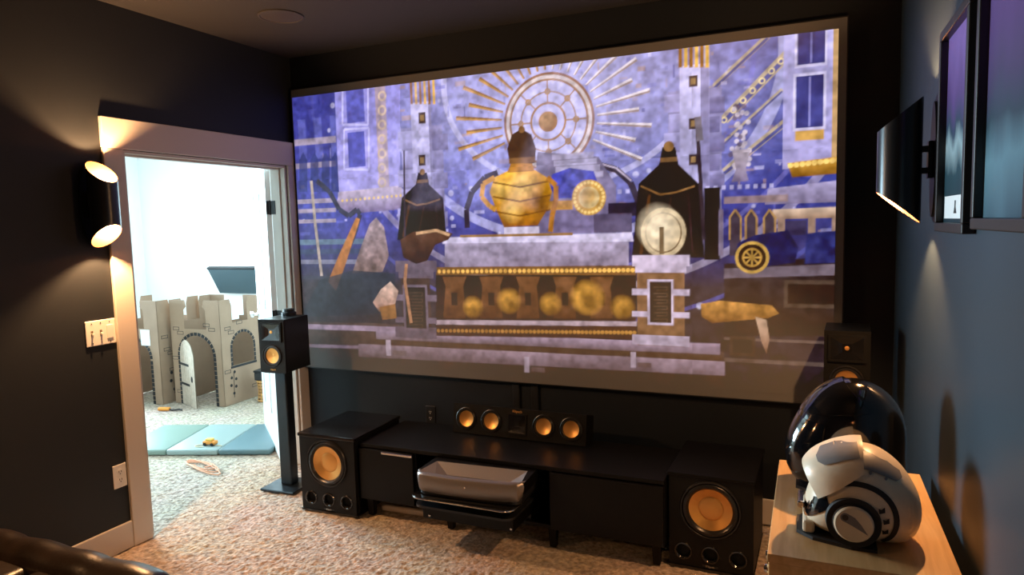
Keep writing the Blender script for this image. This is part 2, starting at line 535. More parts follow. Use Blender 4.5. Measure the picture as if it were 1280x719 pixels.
def paint_picture():
    """an invented palace hall, painted by distance fields on a grid (metres on the cloth)"""
    NX, NZ = 660, 356
    x0, x1 = 0.012, SWm - 0.042
    z0, z1 = 0.045, SHm - 0.055
    gx = np.linspace(x0, x1, NX)
    gz = np.linspace(z0, z1, NZ)
    X, Z = np.meshgrid(gx, gz)
    img = np.zeros((NZ, NX, 3))
    rng = np.random.default_rng(7)

    def uv(px, py):
        p = at_y(px, py, SYF)
        return (p.x - SX0, p.z - SZ0)

    def vnoise(sx, sy, seed, octv=3):
        out = np.zeros_like(X)
        r = np.random.default_rng(seed)
        amp = 1.0
        tot = 0
        for k in range(octv):
            G = r.random((40, 80))
            fx = (X * sx * 2 ** k) % 78
            fz = (Z * sy * 2 ** k) % 38
            ix, iz = fx.astype(int), fz.astype(int)
            tx, tz = fx - ix, fz - iz
            tx = tx * tx * (3 - 2 * tx)
            tz = tz * tz * (3 - 2 * tz)
            out += amp * ((G[iz, ix] * (1 - tx) + G[iz, ix + 1] * tx) * (1 - tz) + (G[iz + 1, ix] * (1 - tx) + G[iz + 1, ix + 1] * tx) * tz)
            tot += amp
            amp *= 0.5
        return out / tot

    def blend(sl, cov, col):
        c = s2l(col) if not isinstance(col, np.ndarray) else col
        img[sl] = img[sl] * (1 - cov[..., None]) + c * cov[..., None]

    def window(xa, xb, za, zb, m=0.02):
        i0 = max(0, np.searchsorted(gz, za - m) - 1)
        i1 = min(NZ, np.searchsorted(gz, zb + m) + 1)
        j0 = max(0, np.searchsorted(gx, xa - m) - 1)
        j1 = min(NX, np.searchsorted(gx, xb + m) + 1)
        return (slice(i0, i1), slice(j0, j1))

    def poly_m(P, col, a=1.0, soft=0.004, tex=None, c2=None):
        P = np.asarray(P, float)
        sl = window(P[:, 0].min(), P[:, 0].max(), P[:, 1].min(), P[:, 1].max(), soft * 2 + 0.005)
        x, z = X[sl], Z[sl]
        if x.size == 0:
            return
        ins = np.zeros(x.shape, bool)
        d = np.full(x.shape, 1e9)
        for i in range(len(P)):
            ax, az = P[i]
            bx, bz = P[(i + 1) % len(P)]
            ex, ez = bx - ax, bz - az
            L = ex * ex + ez * ez + 1e-12
            t = np.clip(((x - ax) * ex + (z - az) * ez) / L, 0, 1)
            d = np.minimum(d, np.hypot(x - ax - t * ex, z - az - t * ez))
            cr = ((az > z) != (bz > z)) & (x < (bx - ax) * (z - az) / ((bz - az) + 1e-12) + ax)
            ins ^= cr
        sd = np.where(ins, d, -d)
        cov = np.clip(0.5 + sd / soft, 0, 1) * a
        c = s2l(col)
        if c2 is not None:
            t = np.clip((z - P[:, 1].min()) / (np.ptp(P[:, 1]) + 1e-9), 0, 1)[..., None]
            c = s2l(c2) * (1 - t) + c * t
        if tex is not None:
            c = np.broadcast_to(c, x.shape + (3,)) * tex[sl][..., None]
        blend(sl, cov, np.asarray(c))

    def poly(pts, col, **k):
        poly_m([uv(*p) for p in pts], col, **k)

    def quad(xa, ya, xb, yb, col, **k):
        """upright rectangle on the cloth from two photo corners"""
        a, b = uv(xa, ya), uv(xb, yb)
        poly_m([(a[0], a[1]), (b[0], a[1]), (b[0], b[1]), (a[0], b[1])], col, **k)

    def disc_m(c, r, col, a=1.0, soft=0.004, r_in=None, sx=1.0):
        sl = window(c[0] - r * sx, c[0] + r * sx, c[1] - r, c[1] + r, soft * 2)
        d = np.hypot((X[sl] - c[0]) / sx, Z[sl] - c[1])
        cov = np.clip(0.5 + (r - d) / soft, 0, 1) * a
        if r_in is not None:
            cov *= np.clip(0.5 + (d - r_in) / soft, 0, 1)
        blend(sl, cov, col)

    def disc(px, py, r, col, **k):
        disc_m(uv(px, py), r, col, **k)

    def line(p, q, w, col, **k):
        a, b = np.array(uv(*p)), np.array(uv(*q))
        t = b - a
        n = np.array([-t[1], t[0]]) / (np.hypot(*t) + 1e-9) * w / 2
        poly_m([a + n, b + n, b - n, a - n], col, **k)

    def path(pts, w, col, **k):
        for p, q in zip(pts[:-1], pts[1:]):
            line(p, q, w, col, **k)

    N1 = vnoise(2, 2, 1)
    N2 = vnoise(9, 9, 2)
    N3 = vnoise(22, 22, 3)
    marble = 0.80 + 0.4 * np.clip(np.abs(vnoise(3, 7, 5) - 0.5) * 4, 0, 1)
    tx = 0.65 + 0.7 * N2
    # --- backdrop: violet haze, brighter high up in the middle
    cx, cz = uv(700, 110)
    d = np.hypot((X - cx) / 1.6, (Z - cz) / 0.8)
    g = np.clip(1 - d, 0, 1)[..., None]
    base = s2l((74, 78, 165)) * (1 - g) + s2l((196, 194, 248)) * g
    rt = np.clip((X - uv(905, 200)[0]) / 0.5, 0, 1)[..., None] * 0.55
    base = base * (1 - rt) + s2l((52, 62, 122)) * rt
    low = np.clip((uv(640, 250)[1] - Z) / 0.5, 0, 1)[..., None]
    base = base * (1 - low) + s2l((58, 52, 60)) * low
    img[:] = base * (0.62 + 0.76 * N1[..., None]) * (0.8 + 0.4 * N3[..., None])
    # --- vault ribs: curved pale bands radiating over the upper right, gilt diagonals
    sc_ = uv(685, 152)
    for R, w, c, a in ((0.62, 0.03, (214, 208, 246), .55), (0.80, 0.02, (122, 120, 200), .6), (0.93, 0.05, (206, 202, 244), .5),
                       (1.10, 0.02, (120, 116, 190), .6), (1.22, 0.035, (190, 176, 200), .45), (1.40, 0.02, (88, 90, 165), .6)):
        disc_m((sc_[0] + 0.1, sc_[1] + 0.25), R, c, a=a, r_in=R - w, sx=1.25)
    for k in range(70):
        aa = rng.uniform(PI, 2.15 * PI)
        R = rng.uniform(0.62, 1.4)
        p = (sc_[0] + 0.1 + 1.25 * R * math.cos(aa), sc_[1] + 0.25 + R * math.sin(aa))
        disc_m(p, rng.uniform(0.008, 0.02), (226, 220, 250), a=0.5, soft=0.008)
    for (p, q, w) in (((905, 150), (1000, 52), 0.05), ((905, 215), (985, 150), 0.035), ((905, 178), (978, 112), 0.02),
                      ((880, 120), (960, 45), 0.03)):
        line(p, q, w, (190, 170, 140), a=0.9)
        line((p[0], p[1] + 2), (q[0], q[1] + 2), w * 0.45, (70, 78, 150), a=0.9)
    for k in range(9):
        t = k / 8
        disc(905 + 95 * t, 150 - 98 * t, 0.016, (228, 206, 160), r_in=0.009)
    # fine tracery: small ledges, niches and glints on the far architecture
    for k in range(420):
        px_, py_ = rng.uniform(368, 1056), rng.uniform(60, 300)
        w_, h_ = rng.uniform(2, 14), rng.uniform(1.5, 5)
        if rng.random() < .35:
            w_, h_ = h_ * .8, w_ * 1.2
        quad(px_, py_, px_ + w_, py_ + h_, ((206, 200, 242), (60, 62, 140), (186, 150, 120), (110, 112, 196))[k % 4], a=rng.uniform(.2, .6))
    # small blue windows of the far wall at left
    for k, (xx, yy) in enumerate(((372, 150), (392, 148), (412, 145))):
        quad(xx, yy, xx + 12, yy + 50, (96, 100, 178), a=.8)
    for yy in (175, 205, 250, 262, 275):
        quad(366, yy, 420, yy + 3, (176, 160, 170), a=.75)
    for xx in (374, 388, 402, 414):
        poly([(xx, 240), (xx, 200), (xx + 5, 190), (xx + 10, 200), (xx + 10, 240)], (52, 60, 120), a=.8)
    for yy, c in ((300, (120, 150, 160)), (312, (60, 80, 95)), (325, (150, 150, 170)), (345, (60, 66, 80))):
        quad(368, yy, 470, yy + 5, c, a=.6)
    # --- pale tower at left with gilt band and ring base
    poly([(418, 112), (500, 102), (500, 240), (424, 246)], (150, 146, 222), c2=(168, 160, 226), tex=tx)
    quad(432, 112, 456, 152, (96, 98, 186))
    quad(434, 166, 457, 208, (90, 92, 180))
    for (a, b, c_, d_) in ((428, 108, 460, 156), (430, 162, 461, 212)):
        path([(a, b), (c_, b - 2), (c_, d_), (a, d_), (a, b)], 0.014, (196, 190, 246))
    quad(468, 106, 487, 240, (176, 156, 178), tex=tx)
    for k in range(7):
        disc(477.5, 120 + 18 * k, 0.032, (206, 182, 168), r_in=0.018)
    poly([(424, 240), (500, 232), (512, 248), (498, 262), (430, 268), (420, 256)], (196, 180, 206), c2=(120, 104, 150))
    for k in range(14):
        disc(428 + 5.6 * k, 251 - .5 * k, 0.009, (224, 190, 120))
    # --- two stepped white pylons with gilt crowns
    def pylon(x, y, s, bottom):
        quad(x - 26 * s, y + 62, x + 30 * s, bottom, (140, 134, 178), tex=marble)
        for k in range(5):
            yy = y + 66 + k * 24
            o = 5 * (k % 2)
            quad(x - (30 - o) * s, yy, x - 6 * s, yy + 20, (172, 166, 214), c2=(150, 144, 192))
            quad(x + 8 * s, yy + 4, x + (33 - o) * s, yy + 22, (132, 126, 172), c2=(112, 106, 150))
        quad(x - 14 * s, y + 30, x + 17 * s, bottom, (196, 190, 232), c2=(150, 144, 190), tex=marble)
        quad(x + 8 * s, y + 30, x + 17 * s, bottom, (126, 120, 164), a=.8)
        for yy in (y + 42, y + 95, y + 140):
            quad(x - 4 * s, yy, x + 5 * s, yy + 13, (70, 58, 62))
            quad(x - 2 * s, yy + 3, x + 3 * s, yy + 10, (150, 120, 84))
        for k in range(6):
            quad(x - 15 * s + k * 5.6 * s, y, x - 11 * s + k * 5.6 * s, y + 31, (226, 178, 84) if k % 2 else (150, 100, 34), soft=.008)
    pylon(527, 99, 1.0, 285)
    pylon(866, 53, 1.2, 320)
    # --- right tower with big windows and gilt moulding
    poly([(980, 42), (1062, 34), (1060, 205), (978, 212)], (186, 180, 232), c2=(164, 156, 206), tex=marble)
    for (a, b, c_, d_) in ((997, 40, 1031, 78), (995, 96, 1029, 158)):
        quad(a - 3, b - 3, c_ + 3, d_ + 3, (212, 204, 240))
        quad(a, b, c_, d_, (66, 68, 130), tex=0.5 + N2)
        quad((a + c_) / 2 - 1, b, (a + c_) / 2 + 1, d_, (130, 128, 190))
    quad(994, 164, 1030, 174, (206, 160, 90))
    quad(1042, 36, 1049, 200, (190, 154, 110), tex=tx)
    quad(1051, 36, 1058, 240, (196, 150, 74), tex=tx)
    poly([(984, 204), (1060, 194), (1060, 216), (990, 222)], (216, 160, 70), c2=(120, 80, 40))
    for k in range(10):
        disc(988 + 7.5 * k, 207 - .9 * k, 0.013, (246, 206, 120))
    poly([(960, 236), (1060, 224), (1060, 252), (956, 256)], (170, 160, 200), c2=(128, 118, 150))
    poly([(966, 262), (1058, 258), (1058, 272), (966, 274)], (206, 180, 160), c2=(150, 120, 100))
    for xx in (972, 1010, 1040):
        quad(xx, 272, xx + 9, 296, (150, 124, 110))
    quad(982, 276, 1008, 294, (60, 56, 84))
    # dentil frieze in the blue far wall
    for k in range(22):
        quad(752 + 10 * k, 238 - .4 * k, 757 + 10 * k, 243 - .4 * k, (190, 184, 226), a=.8)
    quad(905, 246, 985, 252, (150, 126, 120), a=.8)
    for xx in (912, 932, 955):
        poly([(xx, 320), (xx, 272), (xx + 7, 262), (xx + 14, 272), (xx + 14, 320)], (72, 62, 74))
        path([(xx, 300), (xx, 272), (xx + 7, 262), (xx + 14, 272), (xx + 14, 300)], 0.010, (170, 132, 84))
    # crystal candelabrum
    for k in range(40):
        t = rng.uniform(0, 1)
        w = 12 * (0.35 + abs(math.sin(t * 6)))
        disc(926 + rng.uniform(-w, w) * .8, 128 + 84 * t, 0.012, (214, 200, 214) if k % 3 else (110, 96, 120), a=.85)
    poly([(915, 188), (938, 186), (932, 212), (936, 226), (914, 228), (920, 212)], (186, 172, 186), c2=(120, 108, 140))
    # --- sunburst: rays, rings, hub
    for k in range(40):
        a = 2 * PI * k / 40 + 0.04
        if 1.15 * PI < a < 1.85 * PI:
            continue
        r0, r1 = 0.285, 0.285 + (0.24 if k % 2 else 0.17) + 0.06 * abs(math.cos(a))
        c = (196, 150, 92) if math.cos(a) < 0.1 else (226, 214, 226)
        n_ = np.array([-math.sin(a), math.cos(a)]) * 0.010
        u_ = np.array([math.cos(a), math.sin(a)])
        s0 = np.array(sc_)
        poly_m([s0 + u_ * r0 + n_ * .6, s0 + u_ * r1 + n_ * 1.2, s0 + u_ * r1 - n_ * 1.2, s0 + u_ * r0 - n_ * .6], c)
        poly_m([s0 + u_ * r0 - n_ * .1, s0 + u_ * r1 - n_ * .1, s0 + u_ * r1 - n_ * 1.2, s0 + u_ * r0 - n_ * .6], (110, 74, 50), a=.7)
    disc_m(sc_, 0.262, (196, 192, 240))
    disc_m(sc_, 0.268, (214, 200, 206), r_in=0.225)
    disc_m(sc_, 0.270, (150, 110, 92), r_in=0.256)
    disc_m(sc_, 0.236, (158, 122, 102), r_in=0.224)
    for k in range(8):
        a = 2 * PI * k / 8
        u_ = np.array([math.cos(a), math.sin(a)])
        n_ = np.array([-u_[1], u_[0]]) * 0.004
        s0 = np.array(sc_)
        poly_m([s0 + u_ * .10 + n_, s0 + u_ * .225 + n_, s0 + u_ * .225 - n_, s0 + u_ * .10 - n_], (168, 134, 120))
        disc_m(tuple(s0 + u_ * .165), 0.018, (176, 140, 110), r_in=.008)
    disc_m(sc_, 0.168, (170, 138, 126), r_in=0.160)
    disc_m(sc_, 0.108, (170, 130, 104), r_in=0.096)
    disc_m(sc_, 0.056, (168, 122, 78))
    disc_m((sc_[0] - .01, sc_[1] + .01), 0.040, (190, 146, 98), soft=.03)
    # --- throne back: dark curved horns, blue drape, round boss
    pts = [(584, 285), (583, 262), (590, 240), (606, 222), (622, 216)]
    path(pts, 0.035, (52, 46, 62))
    path([(748, 206), (770, 212), (788, 228), (797, 250), (800, 270)], 0.035, (64, 58, 74))
    path([(748, 204), (770, 210), (789, 226)], 0.010, (190, 176, 200))
    poly([(668, 232), (672, 190), (748, 196), (770, 232), (770, 292), (668, 292)], (128, 120, 150), c2=(120, 110, 150), tex=marble)
    for k in range(4):
        quad(690 + 2 * k, 193 + 8 * k, 742 + 4 * k, 197 + 8 * k, (176, 168, 200), a=.8)
    poly([(690, 218), (712, 210), (742, 214), (748, 232), (740, 246), (696, 248), (688, 236)], (66, 70, 168), tex=0.2 + 1.7 * N3)
    quad(672, 252, 716, 262, (196, 140, 62), tex=tx)
    quad(760, 254, 800, 270, (46, 42, 58))
    quad(742, 268, 790, 290, (90, 82, 110), tex=marble)
    disc(736, 247, 0.098, (196, 150, 80))
    for k in range(24):
        a = 2 * PI * k / 24
        c = uv(736, 247)
        disc_m((c[0] + .083 * math.cos(a), c[1] + .083 * math.sin(a)), 0.009, (236, 200, 130))
    disc(736, 247, 0.060, (206, 178, 128))
    disc(735, 245, 0.042, (186, 150, 96), soft=.02)
    # --- steps and terrace in the low foreground
    poly([(368, 402), (470, 404), (905, 440), (905, 490), (372, 452)], (88, 70, 66), c2=(66, 56, 52), tex=tx)
    poly([(372, 405), (545, 410), (545, 417), (372, 411)], (168, 146, 170))
    poly([(376, 430), (470, 433), (470, 437), (376, 434)], (150, 128, 150))
    poly([(470, 413), (900, 430), (900, 444), (470, 424)], (182, 160, 186), c2=(120, 102, 112))
    poly([(462, 424), (900, 444), (900, 452), (462, 431)], (84, 66, 58))
    poly([(448, 430), (906, 452), (906, 470), (448, 446)], (176, 152, 170), c2=(130, 110, 122), tex=marble)
    for xx, yy in ((482, 425), (655, 446), (788, 440)):
        quad(xx, yy, xx + 7, yy + 20, (206, 186, 206))
        quad(xx + 9, yy + 13, xx + 26, yy + 20, (120, 100, 104))
    for k, (xa, xb, yy) in enumerate(((905, 1048, 425), (905, 1048, 452), (968, 1052, 412))):
        quad(xa, yy, xb, yy + 2.5, (112, 96, 92))
    quad(912, 420, 944, 446, (72, 60, 54))
    quad(916, 424, 940, 442, (44, 36, 34))
    # --- right side hall: couch, dark blue bolsters, gilt wheel, spotted throw
    poly([(905, 330), (1052, 320), (1050, 420), (905, 420)], (62, 52, 54), c2=(48, 40, 38), tex=tx)
    poly([(905, 336), (1052, 330), (1052, 344), (905, 348)], (112, 100, 112))
    quad(980, 350, 1048, 386, (84, 70, 62))
    quad(985, 355, 1046, 381, (52, 42, 38), tex=tx)
    poly([(918, 330), (922, 304), (944, 294), (985, 288), (998, 310), (994, 328), (950, 334)], (40, 44, 88), tex=0.3 + 1.4 * N3)
    poly([(1006, 330), (1008, 292), (1050, 288), (1050, 328)], (46, 52, 104), tex=0.2 + 1.7 * N3)
    disc(940, 322, 0.082, (196, 156, 82), r_in=0.066)
    disc(940, 322, 0.066, (60, 46, 40))
    disc(940, 322, 0.048, (180, 138, 70), r_in=0.038)
    for k in range(8):
        a = 2 * PI * k / 8
        c = np.array(uv(940, 322))
        u_ = np.array([math.cos(a), math.sin(a)])
        n_ = np.array([-u_[1], u_[0]]) * .004
        poly_m([c + n_, c + u_ * .045 + n_, c + u_ * .045 - n_, c - n_], (190, 148, 80))
    poly([(876, 380), (900, 376), (965, 382), (974, 392), (960, 398), (935, 400), (890, 404), (877, 396)], (190, 136, 72), c2=(120, 80, 44), tex=0.35 + 1.3 * N3)
    poly([(944, 396), (958, 400), (962, 424), (958, 442), (952, 428)], (196, 164, 140), c2=(150, 110, 90))
    # --- dark bronze draped urns on plinths, flanking the dais
    def dark_urn(x, y, s, h):
        poly([(x - 6 * s, y), (x + 6 * s, y), (x + 9 * s, y + 16 * s), (x + 28 * s, y + 34 * s), (x + 33 * s, y + h), (x - 34 * s, y + h),
              (x - 28 * s, y + 34 * s), (x - 9 * s, y + 16 * s)], (34, 26, 34), c2=(26, 18, 18))
        quad(x - 8 * s, y + 10 * s, x + 8 * s, y + 13 * s, (120, 90, 62))
        path([(x - 26 * s, y + 36 * s), (x - 8 * s, y + 44 * s), (x + 6 * s, y + 42 * s), (x + 24 * s, y + 36 * s)], 0.010, (150, 110, 70), a=.8)
        path([(x - 18 * s, y + 44 * s), (x - 26 * s, y + h - 4)], 0.016, (104, 70, 40), a=.7)
        path([(x + 2 * s, y + 46 * s), (x - 6 * s, y + h - 4)], 0.010, (84, 62, 52), a=.7)
        path([(x + 18 * s, y + 44 * s), (x + 22 * s, y + h - 6)], 0.010, (70, 52, 56), a=.7)
        disc(x, y - 1, 0.020 * s, (140, 104, 66))
    dark_urn(528, 216, 0.92, 84)
    dark_urn(836, 184, 1.35, 138)
    quad(880, 235, 900, 325, (30, 22, 26))
    quad(898, 262, 904, 320, (120, 108, 130))
    line((505, 188), (506, 300), 0.012, (66, 56, 74))
    line((871, 150), (880, 300), 0.020, (58, 50, 58))
    line((872, 146), (875, 176), 0.034, (120, 112, 124))
    c = uv(829, 291)
    disc_m(c, 0.138, (90, 76, 62), sx=.9)
    disc_m(c, 0.132, (206, 184, 150), sx=.9)
    disc_m(c, 0.108, (120, 96, 70), sx=.9, r_in=.100)
    disc_m((c[0] - .03, c[1] + .03), 0.09, (232, 214, 184), soft=.10, sx=.9)
    quad(824, 284, 830, 318, (120, 100, 76))
    # --- centre: big gilt amphora with a dark lid on the marble altar
    G1, G2 = (232, 168, 60), (150, 92, 30)
    poly([(634, 214), (668, 212), (684, 222), (690, 240), (684, 262), (672, 282), (630, 284), (620, 262), (612, 240), (618, 222)],
         G1, c2=G2, tex=0.45 + 1.1 * N2)
    for (a, b, c_) in ((626, 236, .05), (652, 232, .07), (640, 262, .05)):
        disc(a, b, c_, (255, 220, 130), a=.5, soft=.08)
    disc(676, 250, .06, (96, 56, 20), a=.6, soft=.09)
    for yy in (228, 246, 264):
        path([(616, yy), (650, yy + 6), (688, yy - 2)], 0.010, (110, 66, 22), a=.8)
    path([(618, 222), (604, 230), (602, 246), (612, 258), (620, 262)], 0.030, (206, 146, 60))
    path([(684, 222), (695, 232), (695, 250), (690, 270), (688, 290)], 0.030, (170, 112, 50))
    poly([(640, 200), (664, 200), (668, 214), (634, 216)], (190, 130, 60))
    poly([(637, 204), (634, 186), (640, 168), (652, 161), (664, 168), (670, 186), (668, 204)], (58, 42, 38), c2=(84, 60, 46))
    disc(652, 162, .02, (120, 86, 56))
    quad(636, 198, 669, 203, (140, 100, 66))
    quad(630, 284, 674, 293, (200, 190, 214))
    # --- marble altar, bead mouldings, balusters
    poly([(553, 297), (790, 291), (792, 302), (553, 305)], (206, 196, 226))
    poly([(556, 304), (786, 302), (786, 332), (556, 334)], (172, 160, 188), c2=(140, 128, 152), tex=marble)
    poly([(575, 294), (716, 291), (716, 294), (575, 297)], (150, 112, 70))
    poly([(545, 334), (795, 332), (795, 344), (545, 344)], (120, 84, 48))
    for k in range(42):
        disc(549 + 5.9 * k, 339.5 - .04 * k, 0.012, (232, 180, 96))
    poly([(545, 344), (795, 344), (795, 402), (545, 402)], (40, 28, 26), c2=(58, 40, 32), tex=tx)
    for k, xx in enumerate((568, 614, 660, 706, 752)):
        poly([(xx - 15, 346), (xx + 15, 346), (xx + 11, 358), (xx + 14, 398), (xx - 14, 398), (xx - 11, 358)], (112, 76, 52), c2=(90, 60, 44), tex=tx)
        quad(xx - 4, 366, xx + 4, 382, (44, 30, 26))
    for xx, yy, r_ in ((591, 384, .05), (636, 376, .06), (688, 380, .05), (734, 372, .085), (778, 384, .05)):
        disc(xx, yy, r_, (214, 156, 72), a=.8, soft=.05)
        disc(xx + 3, yy + 5, r_ * .6, (60, 36, 20), a=.7, soft=.05)
    poly([(545, 400), (796, 402), (796, 408), (545, 406)], (176, 156, 168))
    poly([(545, 406), (796, 408), (796, 424), (545, 420)], (70, 48, 34))
    for k in range(50):
        disc(548 + 5.0 * k, 413.5 + .05 * k, 0.011, (186, 134, 70))
    # --- plinths left and right of the altar
    def plinth(x0, x1, y0, y1, lit):
        c = (196, 180, 204) if lit else (110, 96, 112)
        c_ = (130, 96, 70) if lit else (72, 56, 52)
        quad(x0 + 6, y0, x1 - 6, y1, c_, tex=tx)
        quad(x0, y0, x1, y0 + 14, c, tex=marble)
        quad(x0 + 4, y0 + 14, x1 - 4, y0 + 22, c, tex=marble)
        for yy in (y0 + 42, y0 + 70):
            quad(x0, yy, x1, yy + 9, c)
        quad(x0, y1 - 16, x1, y1, c, tex=marble)
        m_ = (x0 + x1) / 2
        quad(m_ - 17, y0 + 30, m_ + 16, y0 + 88, c)
        quad(m_ - 14, y0 + 33, m_ + 13, y0 + 85, (44, 36, 34), tex=tx)
        for k in range(6):
            path([(m_ - 9, y0 + 40 + 8 * k), (m_ + 8, y0 + 40 + 8 * k), (m_ + 8, y0 + 44 + 8 * k), (m_ - 5, y0 + 44 + 8 * k)], .006, (86, 72, 62))
    plinth(790, 862, 319, 434, True)
    plinth(494, 546, 326, 424, False)
    # cloth swag hanging over the left plinth
    poly([(500, 300), (516, 290), (546, 286), (566, 292), (560, 300), (544, 306), (534, 326), (520, 330), (504, 322)], (96, 66, 54), c2=(50, 34, 32), tex=tx)
    path([(520, 292), (545, 288), (562, 294)], .018, (196, 156, 120))
    path([(508, 330), (506, 352), (510, 378), (514, 404)], .022, (170, 122, 92))
    # harp, pale drape and a basket at the left
    path([(389, 226), (394, 280), (402, 345)], .022, (176, 160, 150))
    path([(396, 226), (412, 240), (424, 262), (436, 270), (446, 262), (450, 268), (444, 290), (430, 325), (418, 362)], .034, (62, 62, 84))
    poly([(445, 272), (450, 274), (432, 330), (420, 364), (410, 352), (424, 318)], (196, 130, 74), c2=(150, 92, 50))
    poly([(462, 280), (470, 272), (480, 284), (486, 320), (478, 340), (440, 342), (450, 312)], (170, 150, 160), c2=(120, 96, 92), tex=0.4 + 1.2 * N3)
    poly([(400, 350), (440, 338), (494, 342), (494, 392), (376, 396)], (44, 50, 62), a=.85, tex=tx)
    poly([(466, 378), (476, 362), (488, 352), (498, 364), (494, 380), (474, 390)], (200, 170, 156), c2=(150, 110, 96), tex=0.4 + 1.2 * N3)
    poly([(474, 384), (494, 380), (496, 398), (478, 400)], (140, 96, 56))
    # soft light shafts from upper left
    for k in range(5):
        xa = 520 + 60 * k
        poly([(xa, 95 - 8 * k), (xa + 16, 93 - 8 * k), (xa - 30, 260), (xa - 70, 260)], (206, 204, 250), a=.10, soft=.06)
    # the picture sinks into dark at its foot
    fade = np.clip((Z - 0.04) / 0.42, 0, 1)[..., None]
    img2 = img * (0.30 + 0.70 * fade)
    img2 *= (0.92 + 0.16 * N3[..., None])
    orn = vnoise(30, 30, 11, 2)
    img2 *= (0.55 + 0.9 * orn[..., None])
    img2 = np.clip(img2 - 0.022, 0, None) * 1.08
    return X, Z, np.clip(img2, 0, 1.0)


PXg, PZg, PIMG = paint_picture()
nz, nx = PXg.shape
me = bpy.data.meshes.new('projected_picture')
co = np.stack([PXg, np.full_like(PXg, 0.0005), PZg], -1).reshape(-1, 3)
me.vertices.add(nz * nx)
me.vertices.foreach_set('co', co.astype(np.float32).ravel())
idx = np.arange(nz * nx).reshape(nz, nx)
quads = np.stack([idx[:-1, :-1], idx[:-1, 1:], idx[1:, 1:], idx[1:, :-1]], -1).reshape(-1, 4)
me.loops.add(quads.size)
me.loops.foreach_set('vertex_index', quads.astype(np.int32).ravel())
me.polygons.add(len(quads))
me.polygons.foreach_set('loop_start', (np.arange(len(quads)) * 4).astype(np.int32))
me.update(calc_edges=True)
at = me.color_attributes.new('picture', 'FLOAT_COLOR', 'POINT')
at.data.foreach_set('color', np.concatenate([PIMG.reshape(-1, 3), np.ones((nz * nx, 1))], 1).astype(np.float32).ravel())
PICM = mat('projected_light', (0.145, 0.145, 0.145), 0.85, spec=0.1)
nt = PICM.node_tree
an = nt.nodes.new('ShaderNodeAttribute')
an.attribute_name = 'picture'
nt.links.new(an.outputs['Color'], nt.nodes['Principled BSDF'].inputs['Emission Color'])
nt.nodes['Principled BSDF'].inputs['Emission Strength'].default_value = 1.0
me.materials.append(PICM)
link(bpy.data.objects.new('projected_picture', me), scr)


# ------------------------------------------------------------------ speakers
def driver(parent, cx, cz, y, R, rc, cap, name='woofer', n=48, cone=None, depth=None):
    """cone driver on a front facing -Y: R outer rim, rc cone radius, cap dust-cap radius"""
    dp = depth or rc * 0.35
    ring = MB().lathe([(rc * 0.98, -0.004), (rc * 1.0, 0.004), (rc + (R - rc) * 0.25, 0.012 * R / 0.13), (rc + (R - rc) * 0.55, 0.010 * R / 0.13),
                       (rc + (R - rc) * 0.68, 0.004), (rc + (R - rc) * 0.78, 0.010), (R * 0.97, 0.010), (R, 0.004), (R, -0.006)],
                      (cx, y, cz), (0, -1, 0), n)
    p = ring.build(name, RUBBER, parent, True)
    prof = [(rc, -0.001), (cap, -dp), (cap * 0.98, -dp + 0.001)]
    for k in range(1, 7):
        a = k / 6
        prof.append((cap * 0.98 * (1 - a), -dp + 0.001 + 0.07 * cap * (1 - (1 - a) ** 2)))
    MB().lathe(prof, (cx, y, cz), (0, -1, 0), n).build(name + '_cone', cone or COPPER, p, True, label='copper coloured speaker cone')
    return p


def front_panel(W, z0, z1, holes, y, th=0.012):
    """baffle board with round holes"""
    hs = []
    for (cx, cz, r) in holes:
        hs.append([(cx + r * math.cos(2 * PI * i / 36), cz + r * math.sin(2 * PI * i / 36)) for i in range(36)])
    return MB().prism(rect(-W / 2, W / 2, z0, z1), FR_XZ(y), th, hs)


def subwoofer(label, x, y, rotz, H, gloss):
    W, D = 0.372, 0.46
    t = thing('subwoofer', label, 'subwoofer', (x, y, 0), rotz, None)
    holes = [(0, 0.292, 0.118)] + [(k * 0.121, 0.080, 0.034) for k in (-1, 0, 1)]
    MB().box(-W / 2, W / 2, 0.012, D, 0.014, H - 0.02, 0.004).build('cabinet_box', gloss, t)
    # recessed dark interior so that the holes have depth
    front_panel(W, 0.014, H - 0.02, holes, -0.012, 0.0236).build('baffle', BAFFLE, t)
    MB().box(-W / 2 - 0.008, W / 2 + 0.008, -0.02, D + 0.004, H - 0.02, H, 0.005).build('top_panel', gloss, t, label='glossy black top panel')
    MB().box(-W / 2 - 0.004, W / 2 + 0.004, -0.018, D, 0.0, 0.014, 0.003).build('plinth', BLACKGLOSS, t)
    driver(t, 0, 0.292, -0.012, 0.136, 0.098, 0.056, depth=0.019)
    for k in (-1, 0, 1):
        p = MB().lathe([(0.030, 0.0), (0.034, 0.005), (0.040, 0.004), (0.042, 0.0)], (k * 0.121, -0.0125, 0.080), (0, -1, 0), 28)
        p.build('port_ring', BLACKGLOSS, t, True)
        MB().lathe([(0, -0.022), (0.032, -0.022), (0.033, -0.001)], (k * 0.121, -0.0125, 0.080), (0, -1, 0), 28).build('port', DARK, t, True)
    bd = MB().box(-0.034, 0.034, -0.0155, -0.0122, 0.020, 0.031, 0.001).build('badge', BLACKMET, t)
    text_part('badge_lettering', 'Klipsch', 0.013, CHROME, bd, Matrix.Translation((0, -0.016, 0.0255)) @ FACE_NEG_Y)
    return t


